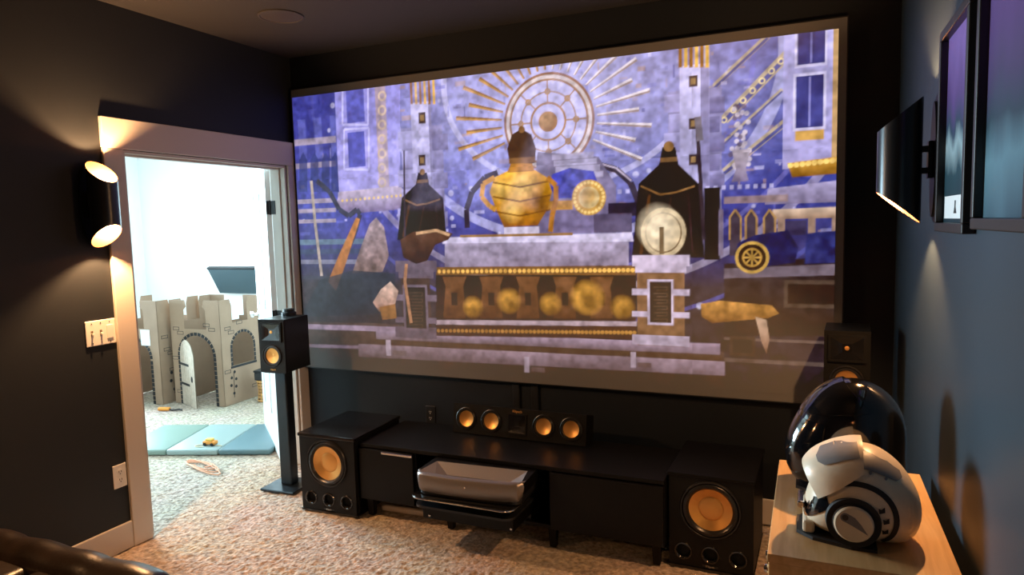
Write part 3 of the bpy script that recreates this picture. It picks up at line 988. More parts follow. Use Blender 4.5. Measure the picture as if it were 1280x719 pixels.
SUBGLOSS = mat('gloss_black_vinyl', (0.007, 0.007, 0.008), 0.16)
SUBMATTE = mat('matte_black_vinyl', (0.003, 0.003, 0.0035), 0.45, spec=0.2)
subwoofer('glossy black subwoofer with copper cone beside the speaker stand and doorway', 0.718, -0.69, 0.02, 0.455, SUBGLOSS)
subwoofer('black subwoofer with copper cone between media console and wooden cabinet', 2.795, -0.60, -0.02, 0.452, SUBMATTE)

# ------------------------------------------------------------------ media console
CX0, CX1, CYF, CYB, CZ0, CZ1 = 0.915, 2.598, -0.655, -0.20, 0.105, 0.42
cons = thing('media_console', 'long low black media console under the screen with open middle bay', 'console', ((CX0 + CX1) / 2, CYF, 0))
ox = (CX0 + CX1) / 2
D = CYB - CYF
MB().box(CX0 - ox, CX1 - ox, -0.005, D, CZ1 - 0.022, CZ1, 0.003).build('top_panel', BLACKWOOD, cons)
MB().box(CX0 - ox, CX1 - ox, 0.0, D, CZ0, CZ0 + 0.018, 0.002).build('bottom_panel', BLACKWOOD, cons)
MB().box(CX0 - ox, CX1 - ox, D - 0.012, D, CZ0 + 0.018, CZ1 - 0.022).build('back_panel', BLACKWOOD, cons)
BX0, BX1 = 1.275, 2.035
for x in (CX0, BX0 - 0.018, BX1, CX1 - 0.018):
    MB().box(x - ox, x + 0.018 - ox, 0.002, D - 0.012, CZ0 + 0.018, CZ1 - 0.022, 0.001).build('side_panel', BLACKWOOD, cons)
for (a, b) in ((CX0, BX0 - 0.009), (BX1 + 0.009, CX1)):
    dr = MB().box(a + 0.002 - ox, b - 0.002 - ox, -0.018, 0.0, CZ0 + 0.003, CZ1 - 0.026, 0.002).build('door', BLACKWOOD, cons)
    if a == CX0:
        MB().box(1.07 - ox, 1.265 - ox, -0.026, -0.016, CZ1 - 0.042, CZ1 - 0.030, 0.002).build('handle', CHROME, dr, label='brushed steel edge pull')
for x, y in ((0.955, 0.035), (1.46, 0.035), (2.04, 0.035), (2.555, 0.035), (0.955, D - 0.05), (1.46, D - 0.05), (2.04, D - 0.05), (2.555, D - 0.05)):
    MB().lathe([(0, 0), (0.022, 0), (0.030, CZ0), (0, CZ0)], (x - ox, y, 0), (0, 0, 1), 4).xf(
        Matrix.Translation((x - ox, y, 0)) @ Matrix.Rotation(PI / 4, 4, 'Z') @ Matrix.Translation((-(x - ox), -y, 0))).build('leg', BLACKWOOD, cons)

st = MB().box(-0.225, 0.225, -0.018, 0.018, 0, 0.034, 0.012, 3).build('plastic_strip', mat('beige_plastic', (0.62, 0.52, 0.42), 0.45), None, True,
    label='pale beige plastic strip lying on the carpet under the console', cat='strip')
st.location = (1.20, -0.545, 0)
st.rotation_euler = (0, 0, 0.03)

# pull-out tray with the projector on it
TX0, TX1, TYF = 1.40, 1.955, -0.935
tx_ = (TX0 + TX1) / 2
zb = CZ0 + 0.018


def rrect(x0, x1, y0, y1, r, n=6):
    pts = []
    for (cx, cy, a0) in ((x1 - r, y0 + r, -PI / 2), (x1 - 0.001, y1 - 0.001, 0), (x0 + 0.001, y1 - 0.001, PI / 2), (x0 + r, y0 + r, PI)):
        rr = r if cy < (y0 + y1) / 2 else 0.001
        for i in range(n + 1):
            a = a0 + PI / 2 * i / n
            pts.append((cx + rr * math.cos(a), cy + rr * math.sin(a)))
    return pts


hwid = (TX1 - TX0) / 2
tray = MB().box(-hwid + 0.03, hwid - 0.03, 0.08, 0.56, 0.150 - zb, 0.228 - zb, 0.004).build('drawer', BLACKWOOD, cons, loc=(tx_ - ox, TYF - CYF, zb), label='black drawer pulled out under the projector')
shelf_o = rrect(-hwid, hwid, 0.0, 0.55, 0.06)
MB().prism(shelf_o, FR_XY(0.278 - zb), 0.010).build('upper_shelf', BLACKGLOSS, tray)
front_edge = [p for p in shelf_o if p[1] < 0.30]
fe = sorted(front_edge, key=lambda p: math.atan2(p[1] - 0.30, p[0]))
MB().tube([(-hwid, 0.36, 0.283 - zb)] + [(p[0], p[1], 0.283 - zb) for p in fe] + [(hwid, 0.36, 0.283 - zb)], 0.0032, 8).build('chrome_edge', CHROME, tray, True, label='thin chrome edge strip')
MB().prism(rrect(-hwid + 0.01, hwid - 0.01, 0.02, 0.56, 0.05), FR_XY(0.228 - zb), 0.012).build('lower_shelf', BLACKMET, tray)
for x in (-hwid + 0.05, hwid - 0.05):
    MB().box(x - 0.02, x + 0.02, 0.12, 0.5, 0.240 - zb, 0.278 - zb).build('spacer', BLACKMET, tray)
for x in (-hwid + 0.03, hwid - 0.062):
    MB().box(x, x + 0.032, 0.30, 0.56, 0.0, 0.150 - zb).build('runner', BLACKMET, tray)
for x in (-hwid + 0.07, hwid - 0.04):
    MB().lathe([(0, 0), (0.006, 0), (0.006, 0.004), (0, 0.007)], (x, 0.08, 0.045), (0, -1, 0), 12).build('screw', CHROME, tray, True)

# ultra short throw projector
pr = thing('projector', 'silver and black ultra short throw projector on the pulled-out console drawer', 'projector', (1.70, -0.905, 0.289), 0.05)
PWd, PDp, PHt = 0.283, 0.345, 0.108
# lower black body
MB().prism(rrect(-PWd + 0.015, PWd - 0.015, 0.02, PDp, 0.05), FR_XY(0.004), 0.044).build('lower_body', BLACKMET, pr)
MB().prism(rrect(-PWd + 0.03, PWd - 0.03, 0.03, PDp - 0.02, 0.05), FR_XY(0.0), 0.004).build('foot_pad', RUBBER, pr)
# silver front shell: rounded, leaning front with a scooped top
bm = MB()
cols = 25
rows = []
for i in range(cols):
    u = -1 + 2 * i / (cols - 1)
    ed = max(0, abs(u) - 0.84) / 0.16
    lift = 0.05 * (1 - math.sqrt(max(0, 1 - ed * ed)))
    x = u * PWd
    bow = 0.02 * u * u + 0.03 * ed ** 3
    rows.append([(x, 0.03 + bow, 0.012 + lift), (x, 0.010 + bow, 0.016 + lift), (x, 0.002 + bow, 0.030 + lift * .9), (x, 0.0 + bow, 0.088), (x, 0.005 + bow, PHt - 0.006), (x, 0.014 + bow, PHt),
                 (x, 0.030 + bow, PHt)])
bv = [[bm.bm.verts.new(p) for p in r] for r in rows]
for i in range(cols - 1):
    for j in range(6):
        bm.bm.faces.new((bv[i][j], bv[i + 1][j], bv[i + 1][j + 1], bv[i][j + 1]))
bm.build('front_shell', SILVER, pr, True)
# scoop: inverted frustum open on top
a0, a1 = (-PWd + 0.02, 0.030), (PWd - 0.02, 0.030)
top = [(-PWd + 0.01, 0.035, PHt), (PWd - 0.01, 0.035, PHt), (PWd - 0.035, 0.20, PHt), (-PWd + 0.035, 0.20, PHt)]
bot = [(-0.19, 0.055, PHt - 0.035), (0.19, 0.055, PHt - 0.035), (0.16, 0.15, PHt - 0.055), (-0.16, 0.15, PHt - 0.055)]
bm = MB()
vt = [bm.bm.verts.new(p) for p in top]
vb = [bm.bm.verts.new(p) for p in bot]
for i in range(4):
    j = (i + 1) % 4
    bm.bm.faces.new((vt[i], vt[j], vb[j], vb[i]))
bm.bm.faces.new(vb)
bm.build('scoop', mat('grey_scoop', (0.22, 0.205, 0.215), 0.4), pr)
lens = MB().lathe([(0, 0.004), (0.012, 0.003), (0.018, 0)], (0, 0.062, PHt - 0.030), (0, 0.5, 1), 24).build('lens_window', BLACKGLOSS, pr, True)
bm = MB()
bm.prism([(-PWd + 0.035, 0.20), (PWd - 0.035, 0.20), (PWd - 0.012, 0.05), (PWd, 0.05), (PWd, PDp), (-PWd, PDp), (-PWd, 0.05), (-PWd + 0.012, 0.05)],
         FR_XY(0.05), PHt - 0.05 - 0.001)
bm.build('rear_deck', BLACKWOOD, pr)
mk = MB().lathe([(0, 0), (0.006, 0), (0.006, 0.001), (0, 0.001)], (0, -0.0005, 0.070), (0, -1, 0), 3)
mk.build('maker_mark', CHROME, pr)

# ------------------------------------------------------------------ centre speaker
cs = thing('center_speaker', 'black center speaker with four copper cones and square horn on console', 'speaker', (1.72, -0.325, CZ1), -0.01)
tilt = Matrix.Rotation(math.radians(-9), 4, 'X')
W = 0.80
H = 0.165


def cs_part(mb, name, m, parent, smooth=False, **kw):
    o = mb.build(name, m, parent, smooth, **kw)
    return o


holder = bpy.data.objects.new('speaker_body', None)
# geometry is tilted by transforming each mesh
TM = Matrix.Translation((0, 0, 0.004)) @ tilt
cones = [(-0.316, 0.083), (-0.158, 0.083), (0.158, 0.083), (0.316, 0.083)]
# build cabinet with wedge profile (side outline in Y-Z), extruded along X
prof = [(0.0, 0.0), (0.115, 0.018), (0.115, 0.150), (0.0, H)]
MB().prism(prof, lambda u, v, w: TM @ Vector((-W / 2 + w, u + 0.0125, v)), W).build('cabinet_box', BLACKWOOD, cs)
hs = [(x, z, 0.056) for x, z in cones]
fp = front_panel(W, 0.0, H, hs + [], 0.0, 0.012)
fp.xf(TM)
fp.build('baffle', BAFFLE, cs)
for x, z in cones:
    R, rc, cap = 0.064, 0.045, 0.004
    m1 = MB().lathe([(rc, -0.003), (rc * 1.08, 0.006), (rc * 1.2, 0.006), (R * .9, 0.002), (R * 0.94, 0.006), (R, 0.004), (R, -0.004)], (x, 0, z), (0, -1, 0), 40)
    m1.xf(TM)
    p = m1.build('woofer', RUBBER, cs, True)
    m2 = MB().lathe([(rc, 0.0), (rc * 0.8, -0.003), (rc * .5, -0.008), (0.004, -0.011), (0, -0.011)], (x, 0, z), (0, -1, 0), 40)
    m2.xf(TM)
    m2.build('woofer_cone', COPPER, p, True, label='copper coloured speaker cone')
# square horn
m1 = MB().prism(rect(-0.058, 0.058, 0.022, 0.138), FR_XZ(-0.005), 0.004, [rect(-0.050, 0.050, 0.030, 0.130)])
m1.xf(TM)
hn = m1.build('horn', BAFFLE, cs)
bm = MB()
o4 = [(-0.05, -0.004, 0.03), (0.05, -0.004, 0.03), (0.05, -0.004, 0.13), (-0.05, -0.004, 0.13)]
i4 = [(-0.012, -0.0008, 0.066), (0.012, -0.0008, 0.066), (0.012, -0.0008, 0.094), (-0.012, -0.0008, 0.094)]
vo = [bm.bm.verts.new(p) for p in o4]
vi = [bm.bm.verts.new(p) for p in i4]
for i in range(4):
    bm.bm.faces.new((vo[i], vo[(i + 1) % 4], vi[(i + 1) % 4], vi[i]))
bm.bm.faces.new(vi)
bm.xf(TM)
bm.build('horn_throat', BLACKGLOSS, hn)
text_part('badge_lettering', 'Klipsch', 0.020, COPPER, cs, TM @ Matrix.Translation((0.0, -0.001, 0.149)) @ FACE_NEG_Y)
for x in (-0.30, 0.30):
    m_ = MB().box(x - 0.03, x + 0.03, 0.035, 0.10, -0.0005, 0.0205)
    m_.build('foot', RUBBER, cs)


# ------------------------------------------------------------------ bookshelf speakers on stands
def stand(label, x, y, rotz, h):
    t = thing('speaker_stand', label, 'speaker stand', (x, y, 0), rotz)
    STEEL = mat('blue_black_steel', (0.022, 0.030, 0.038), 0.30, metal=0.5)
    MB().box(-0.125, 0.125, -0.12, 0.12, 0, 0.016, 0.006).build('base_plate', STEEL, t)
    MB().box(-0.042, 0.042, -0.025, 0.045, 0.016, h - 0.006, 0.008).build('column', STEEL, t)
    MB().box(-0.07, 0.07, -0.08, 0.08, h - 0.006, h, 0.002).build('top_plate', STEEL, t)
    return t


def bookshelf(label, x, y, z, rotz):
    t = thing('bookshelf_speaker', label, 'speaker', (x, y, z), rotz)
    W, H, D = 0.182, 0.325, 0.25
    CAB = mat('black_speaker_vinyl', (0.006, 0.008, 0.010), 0.35, spec=0.3)
    MB().box(-W / 2, W / 2, -D / 2 + 0.014, D / 2, 0, H, 0.003).build('cabinet_box', CAB, t)
    front_panel(W, 0.0, H, [(0, 0.105, 0.056)], -D / 2, 0.0138).build('baffle', BAFFLE, t)
    driver(t, 0, 0.105, -D / 2, 0.068, 0.047, 0.010, depth=0.010, n=40)
    hn = MB().prism(rect(-0.075, 0.075, 0.190, 0.308), FR_XZ(-D / 2 - 0.010), 0.010, [rect(-0.064, 0.064, 0.200, 0.298)]).build('horn', BAFFLE, t)
    b = MB()
    y0 = -D / 2
    o4 = [(-0.064, y0 - 0.009, 0.200), (0.064, y0 - 0.009, 0.200), (0.064, y0 - 0.009, 0.298), (-0.064, y0 - 0.009, 0.298)]
    i4 = [(-0.018, y0 - 0.0008, 0.232), (0.018, y0 - 0.0008, 0.232), (0.018, y0 - 0.0008, 0.268), (-0.018, y0 - 0.0008, 0.268)]
    vo = [b.bm.verts.new(p) for p in o4]
    vi = [b.bm.verts.new(p) for p in i4]
    for i in range(4):
        b.bm.faces.new((vo[i], vo[(i + 1) % 4], vi[(i + 1) % 4], vi[i]))
    b.bm.faces.new(vi)
    b.build('horn_throat', BLACKGLOSS, hn)
    MB().lathe([(0.010, 0.0), (0.009, 0.003), (0, 0.005)], (0, y0 - 0.001, 0.250), (0, -1, 0), 16).build('tweeter_dome', COPPER, hn, True)
    text_part('badge_lettering', 'Klipsch', 0.013, COPPER, t, Matrix.Translation((0, y0 - 0.001, 0.020)) @ FACE_NEG_Y)
    return t


SPZ = 0.745
stand('dark steel column speaker stand on the carpet beside the white door', 0.205, -0.455, 0.05, SPZ)
bookshelf('black bookshelf speaker with copper woofer on stand in front of the doorway', 0.205, -0.42, SPZ, 0.10)
bt = thing('black_canister', 'small black round canister on top of the doorway bookshelf speaker', 'canister', (0.17, -0.33, SPZ + 0.325))
MB().lathe([(0, 0), (0.045, 0), (0.045, 0.018), (0.034, 0.024), (0.034, 0.04), (0, 0.042)], (0, 0, 0), (0, 0, 1), 24).build('body', BLACKMET, bt, True)
stand('dark speaker stand hidden behind the black helmet in the dark corner', 3.355, -0.33, -0.05, SPZ + 0.035)
bookshelf('black bookshelf speaker in the dark corner above the black helmet', 3.352, -0.31, SPZ + 0.035, -0.05)


# ------------------------------------------------------------------ wall sconces
def sconce(label, x, y, z, nx, watts=SCONCE_W):
    """up-and-down cylinder sconce; nx = wall normal in x (+1: on left wall)"""
    t = thing('wall_sconce', label, 'wall lamp', (x, y, z), 0.0, 'cylinder wall sconces')
    R, off, n = 0.066, 0.103 * nx, 48
    hw_, hr_ = 0.205, 0.100
    MB().lathe([(0, 0), (0.055, 0), (0.055, 0.008), (0, 0.008)], (0, 0, 0), (nx, 0, 0), 32).xf(
        Matrix.Diagonal((1, 1, 3.4, 1))).build('wall_plate', SHADEOUT, t, True)
    mb = MB()
    for s in (-0.035, 0.035):
        mb.box(min(0.008 * nx, 0.04 * nx), max(0.008 * nx, 0.04 * nx), -0.014, 0.014, s - 0.01, s + 0.01, 0.002)
    mb.box(min(0.008 * nx, 0.022 * nx), max(0.008 * nx, 0.022 * nx), -0.02, 0.02, -0.06, 0.06, 0.003)
    mb.build('bracket', SHADEOUT, t)

    def hgt(cx):      # half height of the wall of the tube at x offset cx from the axis, towards the room positive
        k = (cx / R + 1) / 2
        return hw_ * (1 - k) + hr_ * k

    def shell(rad, name, m, par=t):
        b = MB()
        lo, hi = [], []
        for i in range(n):
            a = 2 * PI * i / n
            cx, cy = rad * math.cos(a), rad * math.sin(a)
            h = hgt(cx * R / rad)
            lo.append(b.bm.verts.new((off + nx * cx, cy, -h)))
            hi.append(b.bm.verts.new((off + nx * cx, cy, h)))
        for i in range(n):
            j = (i + 1) % n
            b.bm.faces.new((lo[i], lo[j], hi[j], hi[i]))
        return b.build(name, m, par, True)
    shell(R, 'shade', SHADEOUT)
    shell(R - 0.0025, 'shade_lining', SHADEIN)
    for s in (-1, 1):
        rim = MB()
        va, vb_ = [], []
        for i in range(n):
            a = 2 * PI * i / n
            cx, cy = R * math.cos(a), R * math.sin(a)
            va.append(rim.bm.verts.new((off + nx * cx, cy, s * hgt(cx))))
            k = (R - 0.0025) / R
            vb_.append(rim.bm.verts.new((off + nx * cx * k, cy * k, s * hgt(cx))))
        for i in range(n):
            j = (i + 1) % n
            rim.bm.faces.new((va[i], va[j], vb_[j], vb_[i]))
        rim.build('rim', SHADEOUT, t)
    MB().lathe([(0, -0.012), (R - 0.003, -0.012), (R - 0.003, 0.012), (0, 0.012)], (off, 0, 0), (0, 0, 1), n).build('divider', SHADEOUT, t, True)
    for s in (-1, 1):
        MB().lathe([(0.022, 0), (0.022, 0.045), (0.016, 0.060), (0, 0.066)], (off, 0, s * 0.0125), (0, 0, s), 20).build('bulb', LED, t, True, label='glowing warm lamp')
        l = bpy.data.lights.new('sconce_lamp', 'POINT')
        l.energy = watts
        l.color = WARM
        l.shadow_soft_size = 0.012
        o = bpy.data.objects.new('sconce_lamp', l)
        COL.objects.link(o)
        o.parent = t
        o.location = (off, 0, s * 0.100)
    return t


sconce('black cylinder wall sconce beside the doorway casing above the light switches', 0.0, -1.462, 1.752, 1, 92)
sconce('black cylinder wall sconce beside the framed posters', RX, -1.06, 1.777, -1)
sconce('black cylinder wall sconce high above the leather sofa', 0.0, -3.45, 1.752, 1, 42)
sconce('black cylinder wall sconce on the poster wall behind the viewer', RX, -4.10, 1.777, -1, 42)

# ------------------------------------------------------------------ switch plate, outlets
sp = thing('light_switch_plate', 'white three-gang light switch plate on the dark wall beside door casing', 'light switch', (0.0, -1.462, 1.128))
MB().box(0, 0.006, -0.077, 0.077, -0.062, 0.062, 0.003).build('plate', PLATEW, sp)
for k, yy in enumerate((-0.046, 0.0)):
    MB().box(0.005, 0.0075, yy - 0.006, yy + 0.006, -0.014, 0.014, 0.001).build('toggle_slot', mat('slot_grey', (0.12, 0.09, 0.06), 0.6), sp)
    MB().box(0.006, 0.018, yy - 0.004, yy + 0.004, -0.012, 0.0, 0.0015).build('toggle', PLATEW, sp)
MB().box(0.005, 0.009, 0.029, 0.063, -0.034, 0.034, 0.002).build('rocker', PLATEW, sp)
for yy in (-0.046, 0.0, 0.046):
    for zz_ in (-0.048, 0.048):
        MB().lathe([(0.0035, 0), (0.003, 0.0012), (0, 0.0015)], (0.006, yy, zz_), (1, 0, 0), 10).build('screw', CHROME, sp)


def outlet(label, loc, rotz, m, slotm):
    t = thing('wall_outlet', label, 'outlet', loc, rotz)
    MB().box(-0.036, 0.036, -0.006, 0, -0.06, 0.06, 0.003).build('plate', m, t)
    for s in (-0.02, 0.02):
        f = MB().lathe([(0.017, 0), (0.017, 0.0015), (0, 0.002)], (0, -0.006, s), (0, -1, 0), 20).build('socket', m, t)
        b = MB()
        for xx in (-0.006, 0.006):
            b.box(xx - 0.0013, xx + 0.0013, -0.0092, -0.0065, s - 0.001, s + 0.008)
        b.lathe([(0.0028, 0), (0.0028, 0.0025), (0, 0.0025)], (0, -0.0066, s - 0.008), (0, -1, 0), 8)
        b.build('slot', slotm, f)
    return t


outlet('white wall outlet low beside the door casing', (0.0, -1.424, 0.387), PI / 2, PLATEW, INK)
outlet('black wall outlet beneath the projection screen behind the console', (0.985, 0.0, 0.405), 0, BLACKMET, PLATEW)

# cable channels from the screen down to the centre speaker
for x, lb in ((1.587, 'narrow black cable channel nearer the black outlet, behind center speaker'), (1.708, 'narrow black cable channel farther from the black outlet, behind center speaker')):
    MB().box(-0.022, 0.022, -0.014, 0, 0, 0.20, 0.003).build('cable_channel', BLACKMET, None, loc=(x, 0, 0.45),
        label=lb, cat='cable channel', group='cable channels behind the center speaker')

# ceiling speaker
cp = thing('ceiling_speaker', 'round dark grille speaker set flush in the ceiling', 'speaker', (0.591, -0.729, RZ))
GR = mat('speaker_grille', (0.035, 0.030, 0.028), 0.6, bump=(900, 0.4, 0.001))
MB().lathe([(0.118, 0), (0.118, 0.006), (0.108, 0.008), (0.105, 0.005)], (0, 0, 0), (0, 0, -1), 48).build('ring', GR, cp, True)
MB().lathe([(0.105, 0.005), (0.06, 0.007), (0, 0.008)], (0, 0, 0), (0, 0, -1), 48).build('grille', GR, cp, True)


# ------------------------------------------------------------------ framed posters on the right wall
def poster_mat(name, stops, sc, seed):
    m = mat(name, (0.2, 0.1, 0.3), 0.35)
    nt = m.node_tree
    b = nt.nodes['Principled BSDF']
    tc = nt.nodes['Texture Coordinate']
    sep = nt.nodes.new('ShaderNodeSeparateXYZ')
    nt.links.new(tc.outputs['Object'], sep.inputs[0])
    n = nt.nodes.new('ShaderNodeTexNoise')
    n.inputs['Scale'].default_value = sc
    n.inputs['Detail'].default_value = 4
    mp = nt.nodes.new('ShaderNodeMapping')
    mp.inputs['Location'].default_value = (seed, seed, seed)
    mp.inputs['Scale'].default_value = (1, 1, 0.35)
    nt.links.new(tc.outputs['Object'], mp.inputs[0])
    nt.links.new(mp.outputs[0], n.inputs['Vector'])
    ma = nt.nodes.new('ShaderNodeMath')
    ma.operation = 'MULTIPLY_ADD'
    nt.links.new(n.outputs['Fac'], ma.inputs[0])
    ma.inputs[1].default_value = 0.30
    mb_ = nt.nodes.new('ShaderNodeMath')
    mb_.operation = 'MULTIPLY_ADD'
    nt.links.new(sep.outputs['Z'], mb_.inputs[0])
    mb_.inputs[1].default_value = 1.6
    mb_.inputs[2].default_value = -0.12
    nt.links.new(mb_.outputs[0], ma.inputs[2])
    r = nt.nodes.new('ShaderNodeValToRGB')
    e = r.color_ramp.elements
    e[0].position, e[0].color = stops[0][0], (*stops[0][1], 1)
    e[1].position, e[1].color = stops[-1][0], (*stops[-1][1], 1)
    for p, c in stops[1:-1]:
        q = e.new(p)
        q.color = (*c, 1)
    nt.links.new(ma.outputs[0], r.inputs['Fac'])
    nt.links.new(r.outputs['Color'], b.inputs['Base Color'])
    b.inputs['Specular IOR Level'].default_value = 0.25
    b.inputs['Roughness'].default_value = 0.5
    return m


FRAMEM = mat('black_frame_wood', (0.020, 0.015, 0.013), 0.4)


def poster(label, y0, y1, z0, z1, art, tag=False):
    """y0 far edge (greater), y1 near edge"""
    t = thing('framed_poster', label, 'poster', (RX, (y0 + y1) / 2, z0))
    w = abs(y1 - y0) / 2
    h = z1 - z0
    b = 0.026
    bars = ((-w, w, 0, b), (-w, w, h - b, h), (-w, -w + b, b, h - b), (w - b, w, b, h - b))
    for (a, c, d, e) in bars:
        MB().box(-0.030, -0.001, a, c, d, e, 0.003).build('frame_bar', FRAMEM, t)
    MB().box(-0.010, -0.002, -w + b - 0.002, w - b + 0.002, b - 0.002, h - b + 0.002).build('artwork', art, t)
    if tag:
        c = MB().box(-0.0112, -0.0098, -w + b + 0.02, w - b - 0.02, b + 0.012, b + 0.075).build('caption_card', PAPER, t)
        MB().prism([(-0.02, 0), (0.02, 0), (0.007, 0.018), (0.008, 0.035), (-0.008, 0.035), (-0.007, 0.018)],
                   lambda u, v, w_: Vector((-0.0118 + w_, u, b + 0.026 + v)), 0.0006).build('card_mark', INK, c)
    return t


A1 = poster_mat('violet_teal_print', [(0.0, (0.005, 0.02, 0.03)), (0.30, (0.01, 0.05, 0.07)), (0.42, (0.30, 0.42, 0.46)), (0.5, (0.02, 0.05, 0.09)), (0.62, (0.10, 0.05, 0.20)), (0.80, (0.22, 0.13, 0.42)), (1.0, (0.26, 0.16, 0.50))], 9, 2.0)
A2 = poster_mat('violet_blue_print', [(0.0, (0.02, 0.05, 0.08)), (0.25, (0.10, 0.20, 0.25)), (0.38, (0.015, 0.04, 0.06)), (0.52, (0.05, 0.035, 0.10)), (0.72, (0.10, 0.05, 0.18)), (1.0, (0.14, 0.08, 0.26))], 6, 7.0)
poster('slim framed poster in violet and teal with a white caption card', -1.285, -1.70, 1.548, 2.125, A1, True)
poster('framed poster in violet and pale blue without a caption card', -1.79, -2.24, 1.562, 2.14, A2)

# ------------------------------------------------------------------ wooden cabinet by the right wall
KX0, KX1, KY0, KY1, KZ = 3.104, 3.533, -1.905, -1.165, 0.75
cab = thing('wooden_cabinet', 'pale birch cabinet against the right wall carrying two helmets', 'cabinet', ((KX0 + KX1) / 2, (KY0 + KY1) / 2, 0))
kx, ky = (KX1 - KX0) / 2, (KY1 - KY0) / 2
MB().box(-kx, kx, -ky, ky, KZ - 0.022, KZ, 0.002).build('top_panel', PINE, cab)
for s in (-1, 1):
    MB().box(-kx + 0.004, kx - 0.004, s * ky - (0.02 if s > 0 else -0.001), s * ky + (-0.001 if s > 0 else 0.02), 0.0, KZ - 0.022, 0.001).build('side_panel', PINE, cab)
MB().box(kx - 0.012, kx - 0.004, -ky + 0.02, ky - 0.02, 0.02, KZ - 0.022).build('back_panel', PINE, cab)
MB().box(-kx + 0.02, kx - 0.012, -ky + 0.02, ky - 0.02, 0.03, 0.05).build('bottom_panel', PINE, cab)
for k in range(2):
    a = -ky + 0.022 + k * (ky - 0.022)
    d_ = MB().box(-kx + 0.002, -kx + 0.02, a, a + ky - 0.024, 0.03, KZ - 0.026, 0.002).build('door', PINE, cab)
    MB().lathe([(0.006, 0), (0.006, 0.012), (0.014, 0.018), (0.012, 0.026), (0, 0.028)], (-kx + 0.002, a + (ky - 0.07 if k == 0 else 0.045), 0.55), (-1, 0, 0), 16).build('knob', CHROME, d_, True)
MB().lathe([(0, 0.0015), (0.005, 0.0015), (0.005, -0.001)], (-kx + 0.042, -ky + 0.001, KZ - 0.058), (0, -1, 0), 12).build('dowel_hole', DARK, cab)


# ------------------------------------------------------------------ helmets on the cabinet
class Blob:
    """rounded solid from a side outline (X-Z) swelling to half width w in Y"""

    def __init__(self, outline, center, w, p=2.3, sm=0.36):
        self.sm = sm
        self.c = center
        self.w = w
        self.p = p
        ang = sorted([(math.atan2(z - center[1], x - center[0]), math.hypot(x - center[0], z - center[1])) for x, z in outline])
        self.A = np.array([a for a, r in ang])
        self.R = np.array([r for a, r in ang])

    def rad(self, th):
        A = np.concatenate([self.A - 2 * PI, self.A, self.A + 2 * PI])
        R = np.concatenate([self.R] * 3)
        # smooth a little
        return float(np.average([np.interp(th + d, A, R) for d in np.linspace(-self.sm, self.sm, 13)], weights=np.exp(-np.linspace(-2, 2, 13) ** 2 / 1.6)))

    def ysurf(self, x, z):
        th = math.atan2(z - self.c[1], x - self.c[0])
        rho = min(0.999, math.hypot(x - self.c[0], z - self.c[1]) / self.rad(th))
        return -self.w * (1 - rho ** self.p) ** (1 / self.p)

    def mesh(self, n=64, m=20):
        b = MB()
        rings = []
        for j in range(1, m):
            ph = PI * j / m
            y = -self.w * math.copysign(abs(math.cos(ph)) ** (2 / self.p), math.cos(ph))
            s = abs(math.sin(ph)) ** (2 / self.p)
            rings.append([b.bm.verts.new((self.c[0] + s * self.rad(t) * math.cos(t), y, max(0.0015, self.c[1] + s * self.rad(t) * math.sin(t))))
                          for t in [2 * PI * i / n - PI for i in range(n)]])
        for a, c in zip(rings[:-1], rings[1:]):
            for i in range(n):
                b.bm.faces.new((a[i], a[(i + 1) % n], c[(i + 1) % n], c[i]))
        for ring, y in ((rings[0], -self.w), (rings[-1], self.w)):
            v = b.bm.verts.new((self.c[0], y, self.c[1]))
            for i in range(n):
                b.bm.faces.new((ring[i], ring[(i + 1) % n], v))
        return b

    def patch(self, poly, off=0.0015, cell=0.003, mirror=False):
        """thin skin conforming to the -Y side over a polygon in X-Z"""
        b = bmesh.new()
        vs = [b.verts.new((p[0], 0, p[1])) for p in poly]
        es = [b.edges.new((vs[i], vs[(i + 1) % len(vs)])) for i in range(len(vs))]
        bmesh.ops.triangle_fill(b, edges=es, use_beauty=True)
        for _ in range(7):
            lg = [e for e in b.edges if e.calc_length() > cell * 2]
            if not lg:
                break
            bmesh.ops.subdivide_edges(b, edges=lg, cuts=1)
            bmesh.ops.triangulate(b, faces=[f for f in b.faces if len(f.verts) > 3])
        for v in b.verts:
            v.co.y = self.ysurf(v.co.x, v.co.z) - off
        r = MB()
        r.bm.free()
        r.bm = b
        return r


def clipped(mb, lines, gap=0.0):
    """keep the part of a closed mesh on the left of each directed X-Z line"""
    for (p, q) in lines:
        d = Vector((q[0] - p[0], 0, q[1] - p[1]))
        nrm = Vector((d.z, 0, -d.x)).normalized()      # points to the right of p->q
        r = bmesh.ops.bisect_plane(mb.bm, geom=mb.bm.verts[:] + mb.bm.edges[:] + mb.bm.faces[:], plane_co=(p[0], 0, p[1]), plane_no=nrm, clear_outer=True)
        ed = [e for e in r['geom_cut'] if isinstance(e, bmesh.types.BMEdge)]
        bmesh.ops.holes_fill(mb.bm, edges=ed, sides=0)
    return mb


WHITESH = mat('ivory_shell', (0.80, 0.69, 0.52), 0.34, noise=(18, 0.07))
GROOVE = mat('grey_groove', (0.22, 0.21, 0.21), 0.45)
HBLACK = mat('helmet_black', (0.005, 0.005, 0.006), 0.09, coat=0.7)
VISOR = mat('smoked_visor', (0.004, 0.005, 0.007), 0.04, coat=1.0)

HX, HY, HZ = 3.32, -1.70, KZ


def hl(pts, Y, ox_, oz_):
    r = []
    for (px, py) in pts:
        p = at_y(px, py, Y)
        r.append((p.x - ox_, p.z - oz_))
    return r


